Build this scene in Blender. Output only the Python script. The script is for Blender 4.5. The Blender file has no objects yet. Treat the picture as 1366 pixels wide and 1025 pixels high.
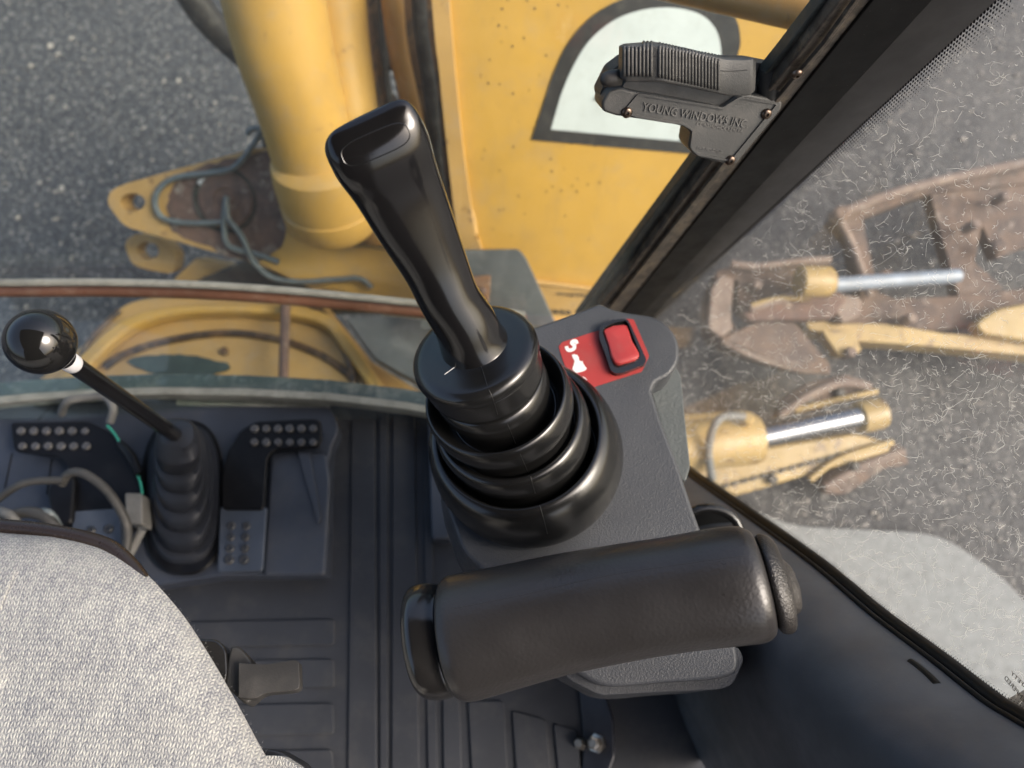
import bpy, bmesh, math, random
from math import sin, cos, tan, pi, radians, sqrt
from mathutils import Vector, Matrix
from mathutils.bvhtree import BVHTree
from mathutils.geometry import tessellate_polygon
random.seed(7)
SC = bpy.context.scene
COL = SC.collection
# ------------------------------------------------------------------ camera, sky, sun, exposure
T = radians(25); F = 1030.0; CZ = 1.75
cam = bpy.data.objects.new('camera', bpy.data.cameras.new('camera')); COL.objects.link(cam)
cam.location = (0, 0, CZ); cam.rotation_euler = (T, 0, 0)
cam.data.sensor_width = 36; cam.data.lens = 36 * F / 1366
cam.data.clip_start = 0.02; cam.data.clip_end = 300
cam.data.dof.use_dof = True; cam.data.dof.focus_distance = 0.55; cam.data.dof.aperture_fstop = 5.0
SC.camera = cam
SC.render.resolution_x = 1024; SC.render.resolution_y = 768
wd = bpy.data.worlds.new('World'); SC.world = wd; wd.use_nodes = True
wn = wd.node_tree.nodes; wn.clear()
sky = wn.new('ShaderNodeTexSky'); sky.sky_type = 'NISHITA'; sky.sun_disc = False
SUN_EL, SUN_AZ = radians(40), radians(108)      # azimuth from +Y, clockwise positive; the sun stands behind and to the right
sky.sun_elevation = SUN_EL; sky.sun_rotation = SUN_AZ
sky.air_density = 1.0; sky.dust_density = 6.0; sky.ozone_density = 0.6
bg = wn.new('ShaderNodeBackground'); bg.inputs['Strength'].default_value = 0.15
wo = wn.new('ShaderNodeOutputWorld')
wd.node_tree.links.new(sky.outputs[0], bg.inputs[0]); wd.node_tree.links.new(bg.outputs[0], wo.inputs[0])
sl = bpy.data.lights.new('sun', 'SUN'); sl.energy = 1.05; sl.angle = radians(26); sl.color = (1, .988, .97)
sun = bpy.data.objects.new('sun', sl); COL.objects.link(sun)
sd = Vector((sin(SUN_AZ) * cos(SUN_EL), cos(SUN_AZ) * cos(SUN_EL), sin(SUN_EL)))
sun.rotation_euler = sd.to_track_quat('Z', 'Y').to_euler(); sun.location = sd * 5
SC.view_settings.view_transform = 'Standard'; SC.view_settings.look = 'None'
SC.view_settings.exposure = 1.15; SC.view_settings.gamma = 1

# ------------------------------------------------------------------ helpers
CAM = Vector((0, 0, CZ))
def ray(px, py):
    a = (px - 683) / F; b = (512.5 - py) / F
    return Vector((a, sin(T) + b * cos(T), -cos(T) + b * sin(T)))
def W(px, py, d): return CAM + ray(px, py) * d
class Pl:
    def __init__(s, p, n):
        s.p = Vector(p); s.n = Vector(n).normalized()
        if s.n.dot(CAM - s.p) < 0: s.n = -s.n
    def at(s, px, py):
        r = ray(px, py); return CAM + r * ((s.p - CAM).dot(s.n) / r.dot(s.n))
    def off(s, k): return Pl(s.p + s.n * k, s.n)
def pl3(a, b, c): return Pl(a, (Vector(b) - Vector(a)).cross(Vector(c) - Vector(a)))
def hz(zrel): return Pl((0, 0, CZ + zrel), (0, 0, 1))

ORG = {}
def tag(o, label=None, cat=None, group=None, kind=None):
    if label: o['label'] = label
    if cat: o['category'] = cat
    if group: o['group'] = group
    if kind: o['kind'] = kind
    return o
def thing(name, loc, label, cat, group=None):
    o = bpy.data.objects.new(name, None); COL.objects.link(o); o.location = loc
    o.empty_display_size = .03; ORG[o.name] = Vector(loc)
    return tag(o, label, cat, group)
def org(parent): return ORG[parent.name]
def MO(name, verts, faces, mat, parent=None, smooth=True, bevel=0, seg=3, sub=0, sharp=None, kind=None):
    vs = [Vector(v) for v in verts]
    if parent: o0 = org(parent)
    else:
        o0 = Vector((sum(v.x for v in vs) / len(vs), sum(v.y for v in vs) / len(vs), min(v.z for v in vs)))
    me = bpy.data.meshes.new(name)
    me.from_pydata([v - o0 for v in vs], [], faces)
    bm = bmesh.new(); bm.from_mesh(me); bmesh.ops.recalc_face_normals(bm, faces=bm.faces)
    bm.to_mesh(me); bm.free()
    if smooth:
        for p in me.polygons: p.use_smooth = True
        if sharp is not None: me.set_sharp_from_angle(angle=radians(sharp))
    me.materials.append(mat)
    o = bpy.data.objects.new(name, me); COL.objects.link(o)
    ORG[o.name] = o0
    if parent: o.parent = parent
    else: o.location = o0
    if bevel:
        m = o.modifiers.new('bevel', 'BEVEL'); m.width = bevel; m.segments = seg; m.limit_method = 'ANGLE'
        m.angle_limit = radians(38); m.harden_normals = False
        if smooth and sharp is None: pass
        w = o.modifiers.new('wn', 'WEIGHTED_NORMAL'); w.keep_sharp = True
    if sub:
        m = o.modifiers.new('sub', 'SUBSURF'); m.levels = sub; m.render_levels = sub
    if kind: o['kind'] = kind
    return o
def cr(pts, n=6, closed=False):
    """Catmull-Rom through tuples/vectors of any length"""
    P = [tuple(p) for p in pts]; out = []; N = len(P)
    rng = range(N if closed else N - 1)
    for i in rng:
        if closed: p0, p1, p2, p3 = P[i - 1], P[i], P[(i + 1) % N], P[(i + 2) % N]
        else: p0, p1, p2, p3 = P[max(i - 1, 0)], P[i], P[i + 1], P[min(i + 2, N - 1)]
        for k in range(n):
            t = k / n
            out.append(tuple(.5 * ((2 * b) + (-a + c) * t + (2 * a - 5 * b + 4 * c - d) * t * t + (-a + 3 * b - 3 * c + d) * t ** 3)
                             for a, b, c, d in zip(p0, p1, p2, p3)))
    if not closed: out.append(P[-1])
    return out
def rounded(pts, r=6, n=4):
    """round the corners of a pixel polygon"""
    out = []; N = len(pts)
    for i in range(N):
        a, b, c = [Vector((p[0], p[1])) for p in (pts[i - 1], pts[i], pts[(i + 1) % N])]
        u = (a - b); v = (c - b); k = min(r, u.length * .45, v.length * .45)
        p, q = b + u.normalized() * k, b + v.normalized() * k
        for j in range(n + 1):
            t = j / n; out.append(tuple((1 - t) ** 2 * p + 2 * t * (1 - t) * b + t * t * q))
    return out
def slabw(name, loops, n, thk, mat, parent=None, bevel=0, seg=3, **kw):
    """loops: world points of outline (+ holes) in a plane with normal n; extruded away from n"""
    verts = []; faces = []; cnt = sum(len(l) for l in loops)
    flat = [Vector(p) for l in loops for p in l]
    q = Vector(n).rotation_difference(Vector((0, 0, 1)))
    tl = [[(q @ (Vector(p))).xy.to_3d() for p in l] for l in loops]
    tris = tessellate_polygon(tl)
    verts = flat + [p - Vector(n) * thk for p in flat]
    if len(loops) == 1:
        L = len(loops[0]); faces = [tuple(range(L)), tuple(range(2 * L - 1, L - 1, -1))]
    else: faces = [tuple(t) for t in tris] + [tuple(i + cnt for i in reversed(t)) for t in tris]
    s = 0
    for l in loops:
        L = len(l)
        for i in range(L):
            a, b = s + i, s + (i + 1) % L
            faces.append((a, b, b + cnt, a + cnt))
        s += L
    return MO(name, verts, faces, mat, parent, bevel=bevel, seg=seg, sharp=None if bevel else 35, **kw)
def slab(name, px, plane, thk, mat, parent=None, bevel=0, holes=(), **kw):
    return slabw(name, [[plane.at(*p) for p in l] for l in [px, *holes]], plane.n, thk, mat, parent, bevel, **kw)
def frames(path):
    P = [Vector(p) for p in path]; n = len(P); Ts = []
    for i in range(n): Ts.append((P[min(i + 1, n - 1)] - P[max(i - 1, 0)]).normalized())
    u = Ts[0].orthogonal().normalized(); out = []
    for i in range(n):
        if i: u = Ts[i - 1].rotation_difference(Ts[i]) @ u
        u = (u - Ts[i] * u.dot(Ts[i])).normalized()
        out.append((P[i], Ts[i], u, Ts[i].cross(u)))
    return out
def tubegeo(path, r, seg=10, cap=True):
    fr = frames(path); V = []; Fc = []
    rs = r if isinstance(r, (list, tuple)) else [r] * len(fr)
    for (p, t, u, v), rr in zip(fr, rs):
        for k in range(seg):
            a = 2 * pi * k / seg; V.append(p + u * (cos(a) * rr) + v * (sin(a) * rr))
    for i in range(len(fr) - 1):
        for k in range(seg):
            a, b = i * seg + k, i * seg + (k + 1) % seg
            Fc.append((a, b, b + seg, a + seg))
    if cap:
        Fc.append(tuple(range(seg - 1, -1, -1))); e = (len(fr) - 1) * seg
        Fc.append(tuple(range(e, e + seg)))
    return V, Fc
def tube(name, path, r, mat, parent=None, seg=10, n=6, smoothpath=True, **kw):
    if smoothpath:
        if isinstance(r, (list, tuple)):
            q = cr([tuple(p) + (rr,) for p, rr in zip(path, r)], n); path = [p[:3] for p in q]; r = [p[3] for p in q]
        else: path = cr([tuple(p) for p in path], n)
    V, Fc = tubegeo(path, r, seg)
    return MO(name, V, Fc, mat, parent, sharp=50, **kw)
def loft(name, rings, mat, parent=None, cap=(True, True), **kw):
    V = [p for r in rings for p in r]; m = len(rings[0]); Fc = []
    for i in range(len(rings) - 1):
        for k in range(m):
            a, b = i * m + k, i * m + (k + 1) % m
            Fc.append((a, b, b + m, a + m))
    if cap[0]: Fc.append(tuple(range(m - 1, -1, -1)))
    if cap[1]: e = (len(rings) - 1) * m; Fc.append(tuple(range(e, e + m)))
    return MO(name, V, Fc, mat, parent, **kw)
def sring(c, u, v, ru, rv, n=40, pw=2.0):
    out = []
    for k in range(n):
        a = 2 * pi * k / n; ca, sa = cos(a), sin(a)
        out.append(c + u * (ru * math.copysign(abs(ca) ** (2 / pw), ca)) + v * (rv * math.copysign(abs(sa) ** (2 / pw), sa)))
    return out
def lathe(name, c, ax, prof, mat, parent=None, n=40, cap=(True, True), **kw):
    ax = Vector(ax).normalized(); u = ax.orthogonal().normalized(); v = ax.cross(u)
    rings = [sring(Vector(c) + ax * h, u, v, r, r, n) for r, h in prof]
    return loft(name, rings, mat, parent, cap, **kw)
def boxgeo(c, x, y, z):
    """centre and three half-axis vectors"""
    c = Vector(c); V = [c + x * i + y * j + z * k for i in (-1, 1) for j in (-1, 1) for k in (-1, 1)]
    return V, [(0, 1, 3, 2), (4, 6, 7, 5), (0, 4, 5, 1), (2, 3, 7, 6), (0, 2, 6, 4), (1, 5, 7, 3)]
class MB:
    def __init__(s): s.V = []; s.F = []
    def add(s, g):
        o = len(s.V); s.V += [Vector(v) for v in g[0]]; s.F += [tuple(i + o for i in f) for f in g[1]]; return s
    def build(s, name, mat, parent=None, **kw): return MO(name, s.V, s.F, mat, parent, **kw)
def bvh(o):
    me = o.data; off = org(o)
    return BVHTree.FromPolygons([v.co + off for v in me.vertices], [tuple(p.vertices) for p in me.polygons])
def hit(px, py, tree):
    r = ray(px, py).normalized(); h = tree.ray_cast(CAM, r)
    return (h[0], h[1] if h[1].dot(r) < 0 else -h[1]) if h[0] else (None, None)
def surfline(tree, px, lift=.0002, n=10):
    out = []
    for p in cr(px, n):
        h, nn = hit(p[0], p[1], tree)
        if h is not None: out.append(h + nn * lift)
    return out
def inst(name, me, loc, parent, rot=None):
    if name == 'stud': rot = Matrix.Rotation(random.uniform(0, 6), 3, 'Z') @ Matrix.Diagonal((random.uniform(.88, 1.08),) * 2 + (random.uniform(.7, 1.15),))
    o = bpy.data.objects.new(name, me); COL.objects.link(o); o.parent = parent
    m = Matrix.Translation(Vector(loc) - org(parent))
    if rot is not None: m = m @ rot.to_4x4()
    o.matrix_local = m; return o
def frame_rot(n, up=(0, 1, 0)):
    z = Vector(n).normalized(); x = Vector(up).cross(z).normalized(); y = z.cross(x)
    return Matrix((x, y, z)).transposed()

# ------------------------------------------------------------------ materials
def nt(name):
    m = bpy.data.materials.new(name); m.use_nodes = True; t = m.node_tree
    b = t.nodes['Principled BSDF']; return m, t, b
def N(t, typ, **kw):
    n = t.nodes.new(typ)
    for k, v in kw.items():
        if hasattr(n, k): setattr(n, k, v)
        else: n.inputs[k.replace('_', ' ')].default_value = v
    return n
def noise(t, co, scale, detail=4, rough=.55, dist=0):
    n = N(t, 'ShaderNodeTexNoise'); n.inputs['Scale'].default_value = scale; n.inputs['Detail'].default_value = detail
    n.inputs['Roughness'].default_value = rough; n.inputs['Distortion'].default_value = dist
    t.links.new(co, n.inputs['Vector']); return n.outputs['Fac']
def ramp(t, fac, stops):
    r = N(t, 'ShaderNodeValToRGB'); e = r.color_ramp.elements
    while len(e) < len(stops): e.new(.5)
    for el, (p, c) in zip(e, stops):
        el.position = p; el.color = (c, c, c, 1) if isinstance(c, (int, float)) else (*c, 1)
    t.links.new(fac, r.inputs[0]); return r.outputs[0]
def mix(t, fac, a, b, mode='MIX'):
    m = N(t, 'ShaderNodeMix'); m.data_type = 'RGBA'; m.blend_type = mode
    for s, v in ((m.inputs[0], fac), (m.inputs[6], a), (m.inputs[7], b)):
        if hasattr(v, 'links') or isinstance(v, bpy.types.NodeSocket): t.links.new(v, s)
        elif isinstance(v, (int, float)): s.default_value = v if s.type == 'VALUE' else (v, v, v, 1)
        else: s.default_value = (*v, 1)
    return m.outputs[2]
def bump(t, b, h, strength, dist=.001):
    bp = N(t, 'ShaderNodeBump'); bp.inputs['Strength'].default_value = strength; bp.inputs['Distance'].default_value = dist
    t.links.new(h, bp.inputs['Height'])
    t.links.new(bp.outputs[0], b.inputs['Normal']); return bp
def plastic(name, c, rough=.45, var=.25, grain=900, gs=.15, dust=.1, spec=.5, vscale=14, dcol=(.2, .19, .17), metal=0, specks=0, coat=0, rv=.1):
    m, t, b = nt(name); co = N(t, 'ShaderNodeTexCoord').outputs['Object']
    f = noise(t, co, vscale, 5)
    lo = tuple(x * (1 - var) for x in c); hi = tuple(x * (1 + var) for x in c)
    col = mix(t, ramp(t, f, [(.3, 0), (.7, 1)]), lo, hi)
    if dust:
        d = ramp(t, noise(t, co, vscale * 2.3, 8, .7), [(.5, 0), (.75, dust)])
        col = mix(t, d, col, dcol)
    if specks:
        v = N(t, 'ShaderNodeTexVoronoi'); v.inputs['Scale'].default_value = 130; t.links.new(co, v.inputs['Vector'])
        s = ramp(t, v.outputs['Distance'], [(.035, specks), (.06, 0)])
        col = mix(t, s, col, (.45, .43, .4))
    t.links.new(col, b.inputs['Base Color'])
    r = ramp(t, noise(t, co, vscale * 3, 6, .65), [(.3, max(rough - rv, .02)), (.75, min(rough + rv, 1))])
    t.links.new(r, b.inputs['Roughness'])
    b.inputs['Specular IOR Level'].default_value = spec; b.inputs['Metallic'].default_value = metal
    b.inputs['Coat Weight'].default_value = coat; b.inputs['Coat Roughness'].default_value = .15
    if gs: bump(t, b, noise(t, co, grain, 3, .6), gs, .0006)
    return m
def leather(name, c, rough, scale=520, gs=.4, **kw):
    m = plastic(name, c, rough, gs=0, **kw); t = m.node_tree; b = t.nodes['Principled BSDF']
    co = t.nodes['Texture Coordinate'].outputs['Object']
    v = N(t, 'ShaderNodeTexVoronoi'); v.inputs['Scale'].default_value = scale; v.feature = 'SMOOTH_F1'
    d = N(t, 'ShaderNodeVectorMath'); d.operation = 'ADD'
    nn = N(t, 'ShaderNodeTexNoise'); nn.inputs['Scale'].default_value = scale * .7; t.links.new(co, nn.inputs['Vector'])
    s = N(t, 'ShaderNodeVectorMath'); s.operation = 'SCALE'; s.inputs['Scale'].default_value = .0025
    t.links.new(nn.outputs['Color'], s.inputs[0]); t.links.new(co, d.inputs[0]); t.links.new(s.outputs[0], d.inputs[1])
    t.links.new(d.outputs[0], v.inputs['Vector'])
    bump(t, b, v.outputs['Distance'], gs, .0008); return m
def paint(name, c, rust=.4, rough=.42, scale=9, rcol=(.12, .06, .035), thr=.62, spot=.75):
    m, t, b = nt(name); co = N(t, 'ShaderNodeTexCoord').outputs['Object']
    f = noise(t, co, scale * .5, 5)
    col = mix(t, ramp(t, f, [(.3, 0), (.7, 1)]), tuple(x * .82 for x in c), tuple(min(x * 1.1, 1) for x in c))
    st = N(t, 'ShaderNodeMapping'); st.inputs['Scale'].default_value = (30, 30, 2.2); t.links.new(co, st.inputs[0])
    g = ramp(t, noise(t, st.outputs[0], 1, 6, .65), [(.52, 0), (.8, .35)])
    col = mix(t, g, col, (.3, .2, .09))
    g2 = ramp(t, noise(t, co, scale * 1.7, 9, .75), [(.5, 0), (.76, .55)])
    col = mix(t, g2, col, (.34, .26, .17))
    if rust:
        r = ramp(t, noise(t, co, scale * 2.2, 10, .72, .3), [(thr, 0), (thr + .035, rust)])
        col = mix(t, r, col, rcol)
    sp = ramp(t, noise(t, co, scale * 16, 3, .5), [(.74, 0), (.78, spot)])
    col = mix(t, sp, col, (.07, .045, .03))
    t.links.new(col, b.inputs['Base Color'])
    t.links.new(ramp(t, noise(t, co, 40, 5), [(.3, rough - .1), (.8, rough + .2)]), b.inputs['Roughness'])
    bump(t, b, noise(t, co, 130, 6, .6), .25, .001)
    return m
def rusty(name, a=(.26, .13, .07), c=(.10, .055, .04), d=(.45, .3, .2)):
    m, t, b = nt(name); co = N(t, 'ShaderNodeTexCoord').outputs['Object']
    col = mix(t, ramp(t, noise(t, co, 16, 8, .7), [(.38, 0), (.62, 1)]), a, c)
    col = mix(t, ramp(t, noise(t, co, 30, 8, .75), [(.55, 0), (.66, .8)]), col, d)
    t.links.new(col, b.inputs['Base Color']); b.inputs['Roughness'].default_value = .8
    bump(t, b, noise(t, co, 90, 8, .7), .5, .003); return m
def metal(name, c, rough=.3, metal_=1):
    m, t, b = nt(name); co = N(t, 'ShaderNodeTexCoord').outputs['Object']
    col = mix(t, ramp(t, noise(t, co, 60, 6, .7), [(.35, 0), (.7, 1)]), tuple(x * .6 for x in c), c)
    t.links.new(col, b.inputs['Base Color']); b.inputs['Metallic'].default_value = metal_
    t.links.new(ramp(t, noise(t, co, 90, 6), [(.3, max(rough - .1, .03)), (.8, rough + .15)]), b.inputs['Roughness'])
    return m
def glass(name, dust=.06, tint=(.93, .97, .95), dscale=6, refl=1.0, streak=None):
    m, t, b = nt(name); t.nodes.remove(b); out = t.nodes['Material Output']
    co = N(t, 'ShaderNodeTexCoord').outputs['Object']
    tr = N(t, 'ShaderNodeBsdfTransparent'); tr.inputs[0].default_value = (*tint, 1)
    gl = N(t, 'ShaderNodeBsdfGlossy'); gl.inputs['Roughness'].default_value = .03
    fr = N(t, 'ShaderNodeLayerWeight'); fr.inputs[0].default_value = .5
    pw = N(t, 'ShaderNodeMath', operation='POWER'); pw.inputs[1].default_value = 5; t.links.new(fr.outputs['Facing'], pw.inputs[0])
    mu = N(t, 'ShaderNodeMath', operation='MULTIPLY_ADD'); mu.inputs[1].default_value = refl * .9; mu.inputs[2].default_value = .03 * refl; t.links.new(pw.outputs[0], mu.inputs[0])
    m1 = N(t, 'ShaderNodeMixShader'); t.links.new(mu.outputs[0], m1.inputs[0]); t.links.new(tr.outputs[0], m1.inputs[1]); t.links.new(gl.outputs[0], m1.inputs[2])
    df = N(t, 'ShaderNodeBsdfDiffuse'); df.inputs[0].default_value = (.62, .6, .57, 1)
    tl = N(t, 'ShaderNodeBsdfTranslucent'); tl.inputs[0].default_value = (.62, .6, .57, 1)
    dm = N(t, 'ShaderNodeMixShader'); dm.inputs[0].default_value = .5; t.links.new(df.outputs[0], dm.inputs[1]); t.links.new(tl.outputs[0], dm.inputs[2])
    d = ramp(t, noise(t, co, dscale, 8, .7, .5), [(.35, dust * .4), (.75, dust * 1.6)])
    v = N(t, 'ShaderNodeTexVoronoi'); v.inputs['Scale'].default_value = 160; t.links.new(co, v.inputs['Vector'])
    sp = ramp(t, v.outputs['Distance'], [(.03, .5), (.07, 0)])
    sel = ramp(t, noise(t, co, 60, 2), [(.55, 0), (.6, 1)])
    s2 = mix(t, sel, (0, 0, 0), sp); tot = mix(t, 1.0, d, s2, 'ADD')
    m2 = N(t, 'ShaderNodeMixShader'); t.links.new(tot, m2.inputs[0]); t.links.new(m1.outputs[0], m2.inputs[1]); t.links.new(dm.outputs[0], m2.inputs[2])
    t.links.new(m2.outputs[0], out.inputs[0]); return m
def lintmat():
    m, t, b = nt('lint'); t.nodes.remove(b); out = t.nodes['Material Output']
    d = N(t, 'ShaderNodeBsdfDiffuse'); d.inputs[0].default_value = (.7, .69, .66, 1); tl = N(t, 'ShaderNodeBsdfTranslucent'); tl.inputs[0].default_value = (.7, .69, .66, 1)
    a = N(t, 'ShaderNodeMixShader'); a.inputs[0].default_value = .55
    t.links.new(d.outputs[0], a.inputs[1]); t.links.new(tl.outputs[0], a.inputs[2]); t.links.new(a.outputs[0], out.inputs[0]); return m
def asphalt():
    m, t, b = nt('asphalt'); co = N(t, 'ShaderNodeTexCoord').outputs['Object']
    def vor(s, feat='F1'):
        v = N(t, 'ShaderNodeTexVoronoi'); v.inputs['Scale'].default_value = s; v.feature = feat; t.links.new(co, v.inputs['Vector']); return v
    v1 = vor(82); v2 = vor(170); v3 = vor(55)
    sx = N(t, 'ShaderNodeSeparateColor'); t.links.new(v1.outputs['Color'], sx.inputs[0])
    sy = N(t, 'ShaderNodeSeparateColor'); t.links.new(v2.outputs['Color'], sy.inputs[0])
    sz = N(t, 'ShaderNodeSeparateColor'); t.links.new(v3.outputs['Color'], sz.inputs[0])
    c1 = ramp(t, sx.outputs[0], [(0, (.02, .0205, .024)), (.5, (.038, .039, .044)), (.84, (.07, .07, .075)), (.93, (.17, .16, .15)), (1, (.40, .37, .34))])
    c2 = ramp(t, sy.outputs[0], [(0, (.016, .017, .02)), (.6, (.042, .043, .047)), (.88, (.10, .099, .1)), (1, (.28, .265, .24))])
    f = ramp(t, v1.outputs['Distance'], [(.25, 0), (.42, 1)])
    col = mix(t, f, c1, c2)
    big = ramp(t, sz.outputs[1], [(.955, 0), (.965, 1)]); edge = ramp(t, v3.outputs['Distance'], [(.2, 1), (.3, 0)])
    bs = mix(t, 1.0, big, edge, 'MULTIPLY'); col = mix(t, bs, col, (.3, .27, .24))
    col = mix(t, ramp(t, noise(t, co, 2.5, 6), [(.35, 0), (.7, .45)]), col, (.07, .07, .074))
    t.links.new(col, b.inputs['Base Color']); b.inputs['Roughness'].default_value = .75
    h = mix(t, .5, v1.outputs['Distance'], v2.outputs['Distance'])
    bump(t, b, h, -.9 if False else .9, -.004 if False else .004); return m
def fabric():
    m, t, b = nt('knit_fabric'); co = N(t, 'ShaderNodeTexCoord').outputs['Object']
    def M2(op, a, b_=None, c=None):
        n = N(t, 'ShaderNodeMath', operation=op)
        for k, v in enumerate((a, b_, c)):
            if v is None: continue
            if isinstance(v, (int, float)): n.inputs[k].default_value = v
            else: t.links.new(v, n.inputs[k])
        return n.outputs[0]
    # slight waviness of the yarn, then columns of V stitches
    dn = N(t, 'ShaderNodeTexNoise'); dn.inputs['Scale'].default_value = 60; dn.inputs['Detail'].default_value = 3; t.links.new(co, dn.inputs['Vector'])
    ds = N(t, 'ShaderNodeVectorMath', operation='MULTIPLY_ADD'); t.links.new(dn.outputs['Color'], ds.inputs[0]); ds.inputs[1].default_value = (.0035,) * 3; t.links.new(co, ds.inputs[2])
    dn2 = N(t, 'ShaderNodeTexNoise'); dn2.inputs['Scale'].default_value = 700; dn2.inputs['Detail'].default_value = 2; t.links.new(co, dn2.inputs['Vector'])
    d2 = N(t, 'ShaderNodeVectorMath', operation='MULTIPLY_ADD'); t.links.new(dn2.outputs['Color'], d2.inputs[0]); d2.inputs[1].default_value = (.0013,) * 3; t.links.new(ds.outputs[0], d2.inputs[2])
    sp = N(t, 'ShaderNodeSeparateXYZ'); t.links.new(d2.outputs[0], sp.inputs[0])
    y = M2('ADD', sp.outputs['Y'], M2('MULTIPLY', sp.outputs['Z'], -.6))
    u = M2('DIVIDE', sp.outputs['X'], .0042); fu = M2('FRACT', u); au = M2('ABSOLUTE', M2('SUBTRACT', fu, .5))
    v = M2('SUBTRACT', M2('DIVIDE', y, .0040), M2('MULTIPLY', au, 1.5)); fv = M2('FRACT', v)
    st = M2('SINE', M2('MULTIPLY', fv, pi)); cl = M2('SINE', M2('MULTIPLY', M2('FRACT', M2('MULTIPLY', u, 2)), pi))
    h = M2('MULTIPLY', M2('POWER', st, .7), M2('POWER', cl, .6))
    cell = N(t, 'ShaderNodeCombineXYZ'); t.links.new(M2('FLOOR', M2('MULTIPLY', u, 2)), cell.inputs[0]); t.links.new(M2('FLOOR', v), cell.inputs[1])
    wn_ = N(t, 'ShaderNodeTexWhiteNoise'); wn_.noise_dimensions = '2D'; t.links.new(cell.outputs[0], wn_.inputs[0])
    f = mix(t, .38, h, wn_.outputs['Value']); f = mix(t, .28, f, ramp(t, noise(t, co, 900, 3, .7), [(.35, 0), (.65, 1)]))
    f = mix(t, .12, f, ramp(t, noise(t, co, 30, 5, .6), [(.35, 0), (.65, 1)]))
    col = ramp(t, f, [(.12, (.085, .092, .115)), (.36, (.20, .208, .225)), (.55, (.33, .333, .32)), (.85, (.47, .47, .43))])
    col = mix(t, ramp(t, noise(t, co, 9, 6, .7), [(.45, 0), (.8, .3)]), col, (.2, .195, .185))
    t.links.new(col, b.inputs['Base Color']); b.inputs['Roughness'].default_value = .95
    b.inputs['Sheen Weight'].default_value = .15
    bump(t, b, h, .7, .0009); return m
def speckled_reflection():  # colour imitates the seat fabric reflected in the window glass
    m, t, b = nt('seat_reflection'); co = N(t, 'ShaderNodeTexCoord').outputs['Object']
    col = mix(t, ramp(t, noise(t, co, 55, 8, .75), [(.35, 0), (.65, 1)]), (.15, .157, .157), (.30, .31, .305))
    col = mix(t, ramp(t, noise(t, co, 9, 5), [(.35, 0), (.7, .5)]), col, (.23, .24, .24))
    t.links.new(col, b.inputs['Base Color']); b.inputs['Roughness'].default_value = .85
    bump(t, b, noise(t, co, 200, 5), .3, .002); return m

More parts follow.
